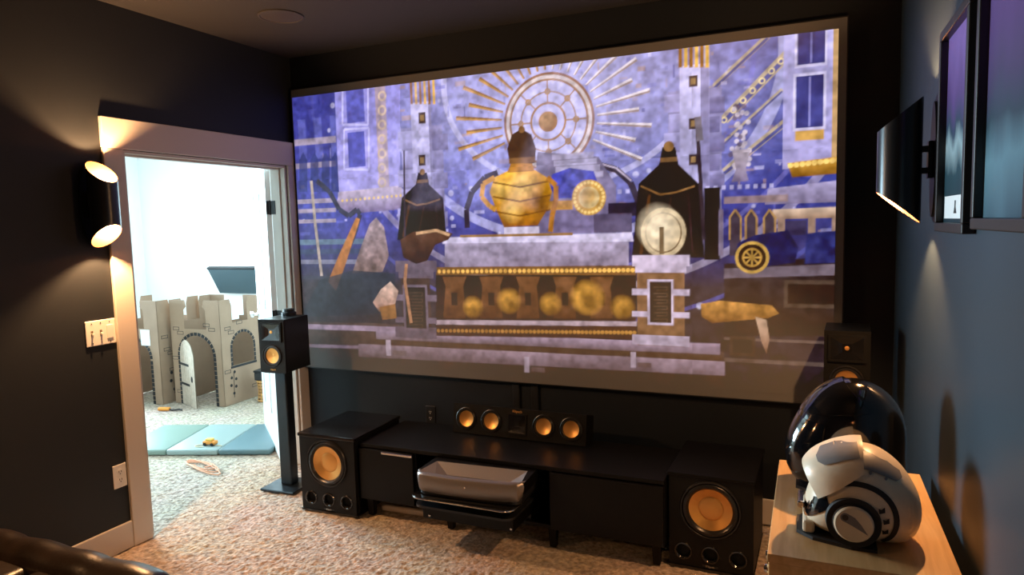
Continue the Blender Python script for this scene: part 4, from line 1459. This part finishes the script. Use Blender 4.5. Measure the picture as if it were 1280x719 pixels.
wh = thing('white_helmet', 'ivory white pilot helmet with round ear disc in front of the black helmet', 'helmet', (HX, HY, HZ))
out = hl([(1030, 572), (1050, 562), (1075, 556), (1095, 560), (1117, 574), (1136, 596), (1148, 618), (1152, 640), (1147, 660), (1135, 676)], HY, HX, HZ)
out += [(0.09, 0.006), (0.03, 0.002), (-0.05, 0.002), (-0.105, 0.02)] + hl([(1006, 650), (1004, 632), (1010, 612), (1018, 592)], HY, HX, HZ)
shell = Blob(out, (0.0, 0.125), 0.118)
shell.mesh().build('shell', WHITESH, wh, True)
LB = [(0.09, 0.006), (0.03, 0.002), (-0.05, 0.002), (-0.105, 0.02)]
b2 = hl([(1001, 577), (1010, 566), (1030, 555), (1052, 549), (1075, 547), (1100, 553), (1122, 568), (1141, 592), (1152, 616), (1155, 640), (1149, 662), (1135, 678)], HY, HX, HZ) + LB + hl([(1006, 650), (1002, 632), (1001, 612), (1000, 594)], HY, HX, HZ)
visor = Blob(b2, (0.0, 0.125), 0.1235, sm=0.14)
ra, rb, rc_, rd_ = hl([(1076, 592), (1077, 545), (1022, 607), (1000, 572)], HY, HX, HZ)
rm_ = hl([(1048, 592)], HY, HX, HZ)[0]
clipped(visor.mesh(120, 40), [(ra, rb), (rc_, rm_), (rd_, rc_)]).build('brow_plate', WHITESH, wh, True)
# conforming details (side seen from -Y)
crop = lambda pts: [(980 + x / 4.017, 540 + y / 4.017) for x, y in pts]
YS = HY - 0.11
visor.patch(hl(crop([(160, 138), (185, 108), (260, 84), (372, 78), (382, 128), (300, 138), (205, 164), (170, 156)]), HY - 0.08, HX, HZ), 0.003).build('groove', GROOVE, wh, True, label='grey recessed groove')
shell.patch(hl(crop([(390, 112), (450, 132), (525, 168), (590, 218), (600, 244), (566, 248), (500, 214), (430, 184), (392, 178)]), HY - 0.08, HX, HZ), 0.003).build('groove', GROOVE, wh, True, label='grey recessed groove')
# black band: arc around the ear cup
ec = at_y(1067, 655, HY - 0.125)
ex, ez = ec.x - HX, ec.z - HZ


def arc_band(r0, r1, a0, a1, n=26, cx=0.0, cz=0.0):
    o = [(cx + r1 * math.cos(a0 + (a1 - a0) * i / n), cz + r1 * math.sin(a0 + (a1 - a0) * i / n)) for i in range(n + 1)]
    return o + [(cx + r0 * math.cos(a1 + (a0 - a1) * i / n), cz + r0 * math.sin(a1 + (a0 - a1) * i / n)) for i in range(n + 1)]


shell.patch(arc_band(0.083, 0.096, math.radians(-48), math.radians(142), 26, ex + 0.008, ez + 0.010), 0.002, 0.005).build('trim_band', INK, wh, True, label='black curved trim band')
# ear cup and disc
yd = shell.ysurf(ex, ez)
MB().lathe([(0, 0.016), (0.048, 0.016), (0.050, 0.010), (0.063, 0.010), (0.066, -0.02)], (ex, yd, ez), (0, -1, 0), 48).build('ear_ring', INK, wh, True, label='black ring round the ear disc')
ed = MB().lathe([(0, 0.021), (0.042, 0.021), (0.046, 0.018), (0.047, 0.012)], (ex, yd, ez), (0, -1, 0), 40).build('ear_disc', WHITESH, wh, True)
yq = yd - 0.0216
tear = [(-0.031 + 0.0135 * math.cos(a), 0.010 + 0.0135 * math.sin(a)) for a in np.linspace(PI * 0.35, PI * 1.45, 12)] + [(-0.010, -0.014), (0.030, -0.036), (0.012, -0.008), (-0.005, 0.012)]
tear = [((a + 0.008) * 0.85, (b_ + 0.010) * 0.85) for a, b_ in tear]
MB().prism([(ex + a, ez + b_) for a, b_ in tear], FR_XZ(yq), 0.0008).build('emblem', GROOVE, ed, label='grey teardrop emblem')
MB().lathe([(0, 0.0008), (0.0075, 0.0008), (0.0075, 0)], (ex - 0.0195, yq, ez + 0.017), (0, -1, 0), 20).build('emblem_dot', mat('emblem_brown', (0.06, 0.045, 0.035), 0.5), ed)
for k in range(3):
    a = math.radians(32 - 23 * k)
    c_ = (ex + 0.075 * math.cos(a), ez + 0.075 * math.sin(a))
    pts = [(c_[0] - 0.006, c_[1] - 0.009), (c_[0] + 0.007, c_[1] - 0.005), (c_[0] + 0.006, c_[1] + 0.009), (c_[0] - 0.002, c_[1] + 0.002), (c_[0] - 0.008, c_[1] + 0.005)]
    shell.patch(pts, 0.0025, 0.004).build('side_mark', INK, wh, True)
for (px, py) in ((1052, 595), (1067, 593), (1108, 600), (1088, 592)):
    p = at_y(px, py, HY - 0.10)
    q = (p.x - HX, p.z - HZ)
    shell.patch([(q[0] + 0.004 * math.cos(a), q[1] + 0.004 * math.sin(a)) for a in np.linspace(0, 2 * PI, 9)[:-1]], 0.002, 0.004).build('rivet', GROOVE, wh, True)
# dark face opening with goggle frame and chin plate
fo = hl([(1003, 632), (1004, 618), (1012, 609), (1024, 606), (1034, 612), (1030, 621), (1016, 630), (1006, 638)], HY, HX, HZ)
fc = (sum(p[0] for p in fo) / len(fo), sum(p[1] for p in fo) / len(fo))
fb = Blob(out, (0.0, 0.125), 0.121, sm=0.2)
g = [hl([q], HY, HX, HZ)[0] for q in ((1000, 641), (1036, 616), (1032, 604), (995, 617))]
clipped(fb.mesh(120, 40), [(g[0], g[1]), (g[1], g[2]), (g[2], g[3])]).build('face_opening', VISOR, wh, True, label='dark glossy visor')
MB().box(-0.148, -0.130, -0.045, 0.045, fc[1] - 0.02, fc[1] + 0.0, 0.004).build('goggle_hinge', CHROME, wh)
MB().prism([(-0.150, -0.05), (-0.11, -0.085), (-0.02, -0.11), (0.04, -0.11), (0.04, 0.11), (-0.02, 0.11), (-0.11, 0.085), (-0.150, 0.05)], FR_XY(0.0), 0.009).build('chin_plate', INK, wh)
MB().box(-0.135, -0.105, -0.07, 0.07, 0.010, 0.045, 0.008).build('chin_guard', WHITESH, wh)

BHX, BHY = 3.312, -1.37
bh = thing('black_helmet', 'glossy black domed helmet with smoked visor behind the white helmet', 'helmet', (BHX, BHY, KZ))
out = hl([(1000, 514), (1012, 498), (1030, 482), (1055, 473), (1080, 475), (1105, 487), (1121, 504), (1130, 524), (1132, 548), (1131, 568), (1132, 584)], BHY, BHX, KZ)
out += [(0.155, 0.004), (0.06, 0.0), (-0.03, 0.0), (-0.10, 0.002), (-0.155, 0.012)] + hl([(981, 566), (983, 546), (992, 528)], BHY, BHX, KZ)
bs = Blob(out, (0.0, 0.15), 0.125, 2.3)
bs.mesh(72, 22).build('shell', HBLACK, bh, True)
bv_ = Blob([(x * 1.015, 0.15 + (z - 0.15) * 1.015) for x, z in out], (0.0, 0.15), 0.128, 2.3)
g = [hl([q], BHY, BHX, KZ)[0] for q in ((975, 556), (1024, 556), (1030, 520), (975, 512))]
clipped(bv_.mesh(120, 40), [(g[0], g[1]), (g[1], g[2]), (g[2], g[3])]).build('visor', VISOR, bh, True, label='smoked glossy visor')
g = [hl([q], BHY, BHX, KZ)[0] for q in ((975, 510), (1034, 508), (1040, 470), (1000, 470))]
bv_ = Blob([(x * 1.03, 0.15 + (z - 0.15) * 1.03) for x, z in out], (0.0, 0.15), 0.129, 2.3)
clipped(bv_.mesh(120, 40), [(g[0], g[1]), ((0.16, 0.16), (-0.02, 0.35))]).build('brow_ridge', HBLACK, bh, True)
MB().prism([(-0.15, -0.05), (-0.08, -0.1), (0.06, -0.11), (0.15, -0.07), (0.15, 0.07), (0.06, 0.11), (-0.08, 0.1), (-0.15, 0.05)], FR_XY(0.0), 0.01).build('neck_trim', RUBBER, bh)

# cable on the floor between subwoofer and cabinet
cb = MB()
pts = [(3.02 + 0.12 * t, -0.33 - 0.10 * math.sin(t * 3.2) - 0.35 * t, 0.006) for t in np.linspace(0, 1, 14)]
cb.tube(pts, 0.005, 8)
cb.build('power_cable', RUBBER, None, True, label='thin black cable on the carpet beside the wooden cabinet', cat='cable')

# ------------------------------------------------------------------ leather sofa (front edge at lower left)
sofa = thing('leather_sofa', 'dark brown leather sofa seat with rolled front edge by the left wall', 'sofa', (0.64, -2.56, 0))


def cushion(x0, x1, y0, y1, z0, z1, r):
    return MB().box(x0, x1, y0, y1, z0, z1, r, 6)


SFX = 0.60
MB().box(-SFX, SFX, -0.42, 0.40, 0.05, 0.30, 0.03, 3).build('base', LEATHER, sofa, True)
for k in range(2):
    a = -SFX + k * SFX
    c_ = cushion(a + 0.004, a + SFX - 0.004, -0.36, 0.36, 0.27, 0.415, 0.05).build('seat_cushion', LEATHER, sofa, True)
r_ = MB()
nn = 40
rings = []
for i in range(nn + 1):
    t = i / nn
    x = -SFX + 2 * SFX * t
    endf = min(1, min(t, 1 - t) * 14)
    endf = math.sqrt(max(0.0, 1 - (1 - endf) ** 2))
    pinch = 1 - 0.05 * math.exp(-((t - 0.72) * 60) ** 2) - 0.05 * math.exp(-((t - 0.33) * 60) ** 2)
    wob = 0.004 * math.sin(t * 31)
    rr = 0.075 * pinch * (0.25 + 0.75 * endf)
    rings.append([r_.bm.verts.new((x, 0.395 + 1.0 * rr * math.cos(a), 0.392 + wob + 1.05 * rr * math.sin(a))) for a in np.linspace(0, 2 * PI, 25)[:-1]])
for a, b_ in zip(rings[:-1], rings[1:]):
    for i in range(24):
        r_.bm.faces.new((a[i], a[(i + 1) % 24], b_[(i + 1) % 24], b_[i]))
r_.bm.faces.new(rings[0])
r_.bm.faces.new(rings[-1])
r_.build('front_roll', LEATHER, sofa, True)
MB().box(-SFX, SFX, -0.66, -0.40, 0.05, 0.92, 0.08, 5).build('backrest', LEATHER, sofa, True)
for x in (-SFX + 0.06, SFX - 0.06):
    for y in (-0.55, 0.32):
        MB().lathe([(0, 0), (0.022, 0), (0.028, 0.06), (0, 0.06)], (x, y, 0), (0, 0, 1), 14).build('leg', BLACKWOOD, sofa)

# ------------------------------------------------------------------ playroom: cardboard castle
cas = thing('cardboard_castle', 'brown cardboard castle playhouse with arched doors and battlements', 'playhouse', (-2.03, 0.86, 0), 0.05)
CH = 0.985
TH = 0.006


def castle_front(W, door, name='front_panel'):
    """outline with battlements and arched doorway; local x from 0"""
    d0, d1, dh = door
    r = (d1 - d0) / 2
    pts = [(0, 0), (d0, 0)]
    for i in range(15):
        a = PI - PI * i / 14
        pts.append((d0 + r + r * math.cos(a), dh - r + r * math.sin(a)))
    pts += [(d1, 0), (W, 0), (W, CH)]
    # merlons and crenels (slightly undercut like folded flaps)
    pts += [(W * 0.70, CH), (W * 0.66, CH - 0.06), (W * 0.72, CH - 0.09), (W * 0.72, CH - 0.27), (W * 0.28, CH - 0.27), (W * 0.28, CH - 0.09), (W * 0.33, CH - 0.06), (W * 0.31, CH), (0, CH)]
    return pts


def border(par, d0, d1, dh, y, base=0.0):
    """printed arch border of little black blocks"""
    r = (d1 - d0) / 2
    b = MB()
    nb = 15
    for i in range(nb):
        a0 = PI * i / nb + 0.02
        a1 = PI * (i + 1) / nb - 0.02
        pts = [((d0 + r) + q * math.cos(a), dh - r + q * math.sin(a)) for a, q in ((a0, r), (a1, r), (a1, r + 0.03), (a0, r + 0.03))]
        b.prism(pts, FR_XZ(y), 0.0015)
    k = base
    while k < dh - r - 0.03:
        for xx in (d0 - 0.03, d1):
            b.prism(rect(xx, xx + 0.03, k, k + 0.036), FR_XZ(y), 0.0015)
        k += 0.042
    return b


def bricks_print(spots, M):
    for (x, z) in spots:
        b = MB().prism(rect(x, x + 0.075, z, z + 0.032), FR_XZ(0), 0.001, [rect(x + 0.004, x + 0.071, z + 0.004, z + 0.028)])
        b.xf(M)
        b.build('printed_brick', INK, cas)


def vine_print(x, z, y, s=1.0):
    b = MB()
    for k, (dx, dz) in enumerate(((0, 0), (0.03, 0.06), (-0.03, 0.08), (0.035, 0.13), (-0.02, 0.15), (0.02, 0.2))):
        b.prism([(x + s * (dx + 0.015 * math.cos(a)), z + s * (dz + 0.015 * math.sin(a))) for a in np.linspace(0, 2 * PI, 9)[:-1]], FR_XZ(y), 0.001)
    b.prism([(x - 0.003, z - .04), (x + 0.003, z - .04), (x + 0.012 * s, z + 0.2 * s), (x + 0.006 * s, z + 0.2 * s)], FR_XZ(y), 0.001)
    return b


def plank_door(par, W, H, rot, loc, name='door'):
    h = bpy.data.objects.new(name, None)
    m_ = MB()
    e = MB()
    k = 7
    for i in range(k):
        a, c = W * i / k + 0.002, W * (i + 1) / k - 0.002
        R = W
        def top(x):
            u = abs(x - W / 2) / (W / 2)
            return H - W / 2 + (W / 2) * math.sqrt(max(0, 1 - u * u))
        e.prism([(a, 0), (c, 0), (c, top(c) - 0.002), (a, top(a) - 0.002)], FR_XZ(-TH - 0.001), 0.001)
    outl = [(0, 0), (W, 0)] + [(W / 2 + W / 2 * math.cos(t), H - W / 2 + W / 2 * math.sin(t)) for t in np.linspace(0, PI, 15)]
    m_.prism(outl, FR_XZ(-TH), TH)
    M = Matrix.Translation(loc) @ Matrix.Rotation(rot, 4, 'Z')
    m_.xf(M)
    d = m_.build(name, INKBROWN, par)
    e.xf(M)
    e.build('printed_planks', CARDLT, d, kind='stuff')
    g = MB()
    for zz_ in (H * 0.30, H * 0.60):
        g.prism(rect(0, W * 0.62, zz_, zz_ + 0.022), FR_XZ(-TH - 0.003), 0.0015)
    g.prism([(W * .8 + .02 * math.cos(t), H * .42 + .03 * math.sin(t)) for t in np.linspace(0, 2 * PI, 11)[:-1]], FR_XZ(-TH - 0.003), 0.0015)
    g.xf(M)
    g.build('printed_hinge', INK, d)
    return d


INKBROWN = mat('plank_line_print', (0.16, 0.11, 0.07), 0.8)
WF = 0.60
xl = -0.30
DO = (0.10, 0.50, 0.655)


def place(mb, dx, dy):
    mb.xf(Matrix.Translation((dx, dy, 0)))
    return mb


# main tower
place(MB().prism(castle_front(WF, DO), FR_XZ(0), TH), xl, 0).build('front_panel', CARDB, cas)
place(border(cas, *DO, -0.002), xl, 0).build('arch_border', INK, cas, label='black printed arch border', kind='stuff')
bricks_print([(0.03, 0.70), (0.08, 0.66), (0.40, 0.74), (0.46, 0.70), (0.03, 0.10), (0.0, 0.42)], Matrix.Translation((xl, -0.0015, 0)))
plank_door(cas, 0.33, 0.62, math.radians(-24), (xl + 0.105, -0.004, 0.006))
WS = 0.50


def side_frame(x0):
    return lambda u, v, w: Vector((x0 + w, u, v))


def side_outline(W):
    return [(0, 0), (W, 0), (W, CH), (W * 0.74, CH), (W * 0.70, CH - 0.06), (W * 0.70, CH - 0.22), (W * 0.30, CH - 0.22), (W * 0.30, CH - 0.06), (W * 0.26, CH), (0, CH)]


wa = arch(0.13, 0.41, 0.36, 0.66)
MB().prism(side_outline(WS), side_frame(xl + WF - TH), TH, [wa]).build('side_panel', CARDB, cas)
b = MB()
r = 0.14
for i in range(11):
    a0, a1 = PI * i / 11 + .03, PI * (i + 1) / 11 - .03
    pts = [(0.27 + q * math.cos(a), 0.52 + q * math.sin(a)) for a, q in ((a0, r), (a1, r), (a1, r + 0.024), (a0, r + 0.024))]
    b.prism(pts, side_frame(xl + WF + 0.0005), 0.0015)
for k in range(4):
    for yy in (0.106, 0.41):
        b.prism(rect(yy, yy + 0.024, 0.36 + 0.042 * k, 0.396 + 0.042 * k), side_frame(xl + WF + 0.0005), 0.0015)
b.prism(rect(0.10, 0.44, 0.335, 0.357), side_frame(xl + WF + 0.0005), 0.0015)
b.build('window_border', INK, cas, label='black printed window border', kind='stuff')
MB().prism(rect(0.17, 0.27, CH - 0.20, CH + 0.0), side_frame(xl + WF - 0.03), 0.004).build('inner_flap', PAPER, cas)
v = vine_print(0, 0, 0)
v.xf(Matrix.Translation((xl + WF + 0.002, 0.12, 0.10)) @ Matrix.Rotation(PI / 2, 4, 'Z'))
v.build('printed_vine', INK, cas, kind='stuff')
bricks_print([(0.05, 0.70), (0.09, 0.66), (0.2, 0.74), (0.36, 0.10), (0.02, 0.30)], Matrix.Translation((xl + WF + 0.002, 0, 0)) @ Matrix.Rotation(PI / 2, 4, 'Z'))
MB().prism(side_outline(WS), side_frame(xl), TH).build('side_panel', CARDB, cas)
# back panel of the tower
MB().prism([(xl, 0), (xl + WF, 0), (xl + WF, CH), (xl + WF * .7, CH), (xl + WF * .7, CH - .2), (xl + WF * .3, CH - .2), (xl + WF * .3, CH), (xl, CH)], FR_XZ(WS), TH).build('back_panel', CARDB, cas)
# left tower, standing a little forward
WL = 0.62
lx, ly = xl - WL - 0.05, -0.10
place(MB().prism(castle_front(WL, (0.16, 0.50, 0.60)), FR_XZ(0), TH), lx, ly).build('front_panel', CARDB, cas)
place(border(cas, 0.16, 0.50, 0.60, -0.002), lx, ly).build('arch_border', INK, cas, label='black printed arch border', kind='stuff')
plank_door(cas, 0.30, 0.57, math.radians(-30), (lx + 0.165, ly - 0.004, 0.006))
MB().prism(side_outline(0.5), side_frame(lx + WL - TH), TH).xf(Matrix.Translation((0, ly, 0))).build('side_panel', CARDB, cas)
MB().prism(side_outline(0.5), side_frame(lx), TH).xf(Matrix.Translation((0, ly, 0))).build('side_panel', CARDB, cas)
MB().prism(rect(lx, lx + WL, 0, CH - .2), FR_XZ(ly + 0.5), TH).build('back_panel', CARDB, cas)
v = vine_print(0, 0, 0, 1.1)
v.xf(Matrix.Translation((lx + WL + 0.002, ly + 0.14, 0.12)) @ Matrix.Rotation(PI / 2, 4, 'Z'))
v.build('printed_vine', INK, cas, kind='stuff')
bricks_print([(0.05, 0.50), (0.09, 0.46), (0.03, 0.62), (0.1, 0.30)], Matrix.Translation((lx + WL + 0.002, ly, 0)) @ Matrix.Rotation(PI / 2, 4, 'Z'))
MB().prism(rect(0, 0.115, 0, 0.15), FR_XZ(0), 0.001).xf(Matrix.Translation((lx + 0.40, ly - 0.003, 0.56))).build('paper_note', PAPER, cas, label='white paper note stuck over the arch')

# blue folding mat
mat_t = thing('folding_mat', 'three-panel blue and green folding play mat on the carpet', 'play mat', (-1.0, 0.02, 0))
M1, M2, M3 = mat('mat_pale_green', (0.21, 0.29, 0.24), 0.4), mat('mat_ice_blue', (0.30, 0.38, 0.36), 0.4), mat('mat_blue', (0.11, 0.19, 0.21), 0.4)
ang_m = math.atan2(0.133, 0.365)
mat_t.rotation_euler = (0, 0, ang_m)
mat_t.location = (-1.073, -0.301, 0)
fold = Vector((-0.19, 0.60, 0))
fr = Matrix.Rotation(-ang_m, 3, 'Z') @ fold
MLEN = fr.length * 1.02
for k, mm in ((-1, M1), (0, M2), (1, M3)):
    a = k * 0.39 + 0.003
    MB().box(a, a + 0.384, 0, MLEN, 0.0, 0.042, 0.012, 3).build('mat_panel', mm, mat_t, True)

# toys and cords
ty = thing('orange_toy_car', 'small orange toy car on the blue folding mat', 'toy', (-0.845, -0.105, 0.042), 0.2)
ORANGE = mat('orange_plastic', (0.85, 0.32, 0.05), 0.4)
MB().box(-0.05, 0.05, -0.024, 0.024, 0.010, 0.034, 0.006).build('body', ORANGE, ty)
MB().box(-0.028, 0.024, -0.020, 0.020, 0.034, 0.052, 0.006).build('cab', mat('yellow_plastic', (0.9, 0.6, 0.12), 0.4), ty)
for x in (-0.03, 0.03):
    for y in (-0.024, 0.024):
        MB().lathe([(0, -0.004), (0.012, -0.004), (0.012, 0.004), (0, 0.004)], (x, y, 0.012), (0, 1, 0), 14).build('wheel', RUBBER, ty)
cb = MB()
cb.tube([(-0.86 - 0.10 * math.sin(t * 2.4) + 0.05 * t, -0.12 - 0.10 * t * (1.4 - t) - 0.04 * math.cos(3 * t), 0.0455) for t in np.linspace(0, 1.5, 16)], 0.0035, 6)
cb.build('toy_cord', mat('cream_cord', (0.75, 0.62, 0.42), 0.6), None, True, label='thin cream cord trailing from the orange toy across the mat', cat='cord')
cb = MB()
pts = []
for i in range(70):
    t = i / 69
    a = t * 2 * PI * 3.2
    rr = 0.05 + 0.06 * math.sin(7 * t * PI) + 0.09 * t
    pts.append((-0.66 + rr * 1.6 * math.cos(a + t), -0.40 + rr * 0.55 * math.sin(a), 0.005 + 0.004 * math.sin(a * 2) + 0.004))
cb.tube(pts, 0.0045, 6)
cb.build('tangled_cord', mat('salmon_cord', (0.80, 0.36, 0.20), 0.5), None, True, label='tangled orange cord on the carpet in front of the mat', cat='cord')
tb = thing('orange_toy', 'small orange toy on the carpet before the castle door', 'toy', (-2.19, 0.60, 0), 0.3)
MB().box(-0.055, 0.055, -0.02, 0.02, 0, 0.03, 0.010, 3).build('body', ORANGE, tb, True)
MB().tube([(0.05, 0, 0.012), (0.09, -0.02, 0.008), (0.14, 0.01, 0.008), (0.18, -0.01, 0.008)], 0.007).build('tail', INK, tb)
yb = thing('yellow_toy', 'yellow plush toy lying just inside the castle doorway', 'toy', (-1.86, 1.0, 0), 0.1)
YEL = mat('yellow_plush', (0.80, 0.45, 0.10), 0.9, bump=(120, 0.4, 0.003))
MB().lathe([(0, 0), (0.055, 0.012), (0.068, 0.05), (0.045, 0.085), (0.03, 0.09), (0.042, 0.115), (0.03, 0.145), (0, 0.152)], (0, 0, 0), (0, 0, 1), 20).build('body', YEL, yb, True)
bb_ = thing('dark_backpack', 'dark rounded bag inside the smaller castle doorway', 'bag', (-2.56, 0.98, 0), 0.0)
MB().lathe([(0, 0), (0.10, 0.0), (0.12, 0.05), (0.115, 0.16), (0.08, 0.25), (0, 0.28)], (0, 0, 0), (0, 0, 1), 24).xf(Matrix.Diagonal((1, .7, 1, 1))).build('body', mat('dark_teal_cloth', (0.02, 0.035, 0.045), 0.7), bb_, True)
MB().tube([(-0.04, 0, 0.26), (-0.03, 0, 0.31), (0.03, 0, 0.31), (0.04, 0, 0.26)], 0.008).build('handle', RUBBER, bb_, True)
# wicker stool with black box
wk = thing('wicker_basket', 'small orange-brown wicker basket beside the castle wall', 'basket', (-1.53, 1.20, 0))
WICK = mat('wicker', (0.55, 0.28, 0.09), 0.6, noise=(40, 0.4))
mb = MB()
for k in range(7):
    z_ = 0.012 + k * 0.03
    rad_ = 0.085 - 0.012 * math.sin(k / 6 * PI)
    mb.tube([(rad_ * math.cos(a), rad_ * math.sin(a), z_) for a in np.linspace(0, 2 * PI, 25)], 0.009, 6)
mb.build('woven_bands', WICK, wk, True)
mb = MB()
for k in range(12):
    a = 2 * PI * k / 12
    mb.tube([(0.085 * math.cos(a), 0.085 * math.sin(a), 0.0), (0.076 * math.cos(a), 0.076 * math.sin(a), 0.1), (0.085 * math.cos(a), 0.085 * math.sin(a), 0.2)], 0.007, 6)
mb.build('stakes', WICK, wk, True)
MB().lathe([(0, 0.0), (0.075, 0.0), (0.075, 0.006), (0, 0.006)], (0, 0, 0.194), (0, 0, 1), 20).build('lid', WICK, wk)
bx_ = thing('black_storage_box', 'black box resting on the wicker basket by the castle', 'box', (-1.53, 1.20, 0.203), 0.2)
MB().box(-0.085, 0.085, -0.07, 0.07, 0, 0.075, 0.006).build('body', BLACKMET, bx_)
MB().box(-0.09, 0.09, -0.075, 0.075, 0.075, 0.095, 0.005).build('lid', BLACKMET, bx_)

# tilted blue-grey panel on the far white wall
fy = PY1
pc = at_y(297, 351, fy - 0.12)
tvp = thing('tilted_wall_panel', 'blue-grey flat panel tilted out from the white wall above the castle', 'wall panel', (pc.x, fy, pc.z))
b = MB().box(-0.36, 0.36, -0.02, 0.02, -0.17, 0.17, 0.006)
b.xf(Matrix.Translation((0, -0.12, 0)) @ Matrix.Rotation(math.radians(28), 4, 'X'))
b.build('panel', mat('panel_blue_grey', (0.045, 0.085, 0.105), 0.5), tvp)
b = MB().box(-0.365, 0.365, -0.022, 0.022, 0.165, 0.185, 0.003)
b.xf(Matrix.Translation((0, -0.12, 0)) @ Matrix.Rotation(math.radians(28), 4, 'X'))
b.build('top_edge', BLACKMET, tvp)
MB().box(-0.06, 0.06, -0.10, 0.0, -0.04, 0.04, 0.004).build('wall_arm', BLACKMET, tvp)
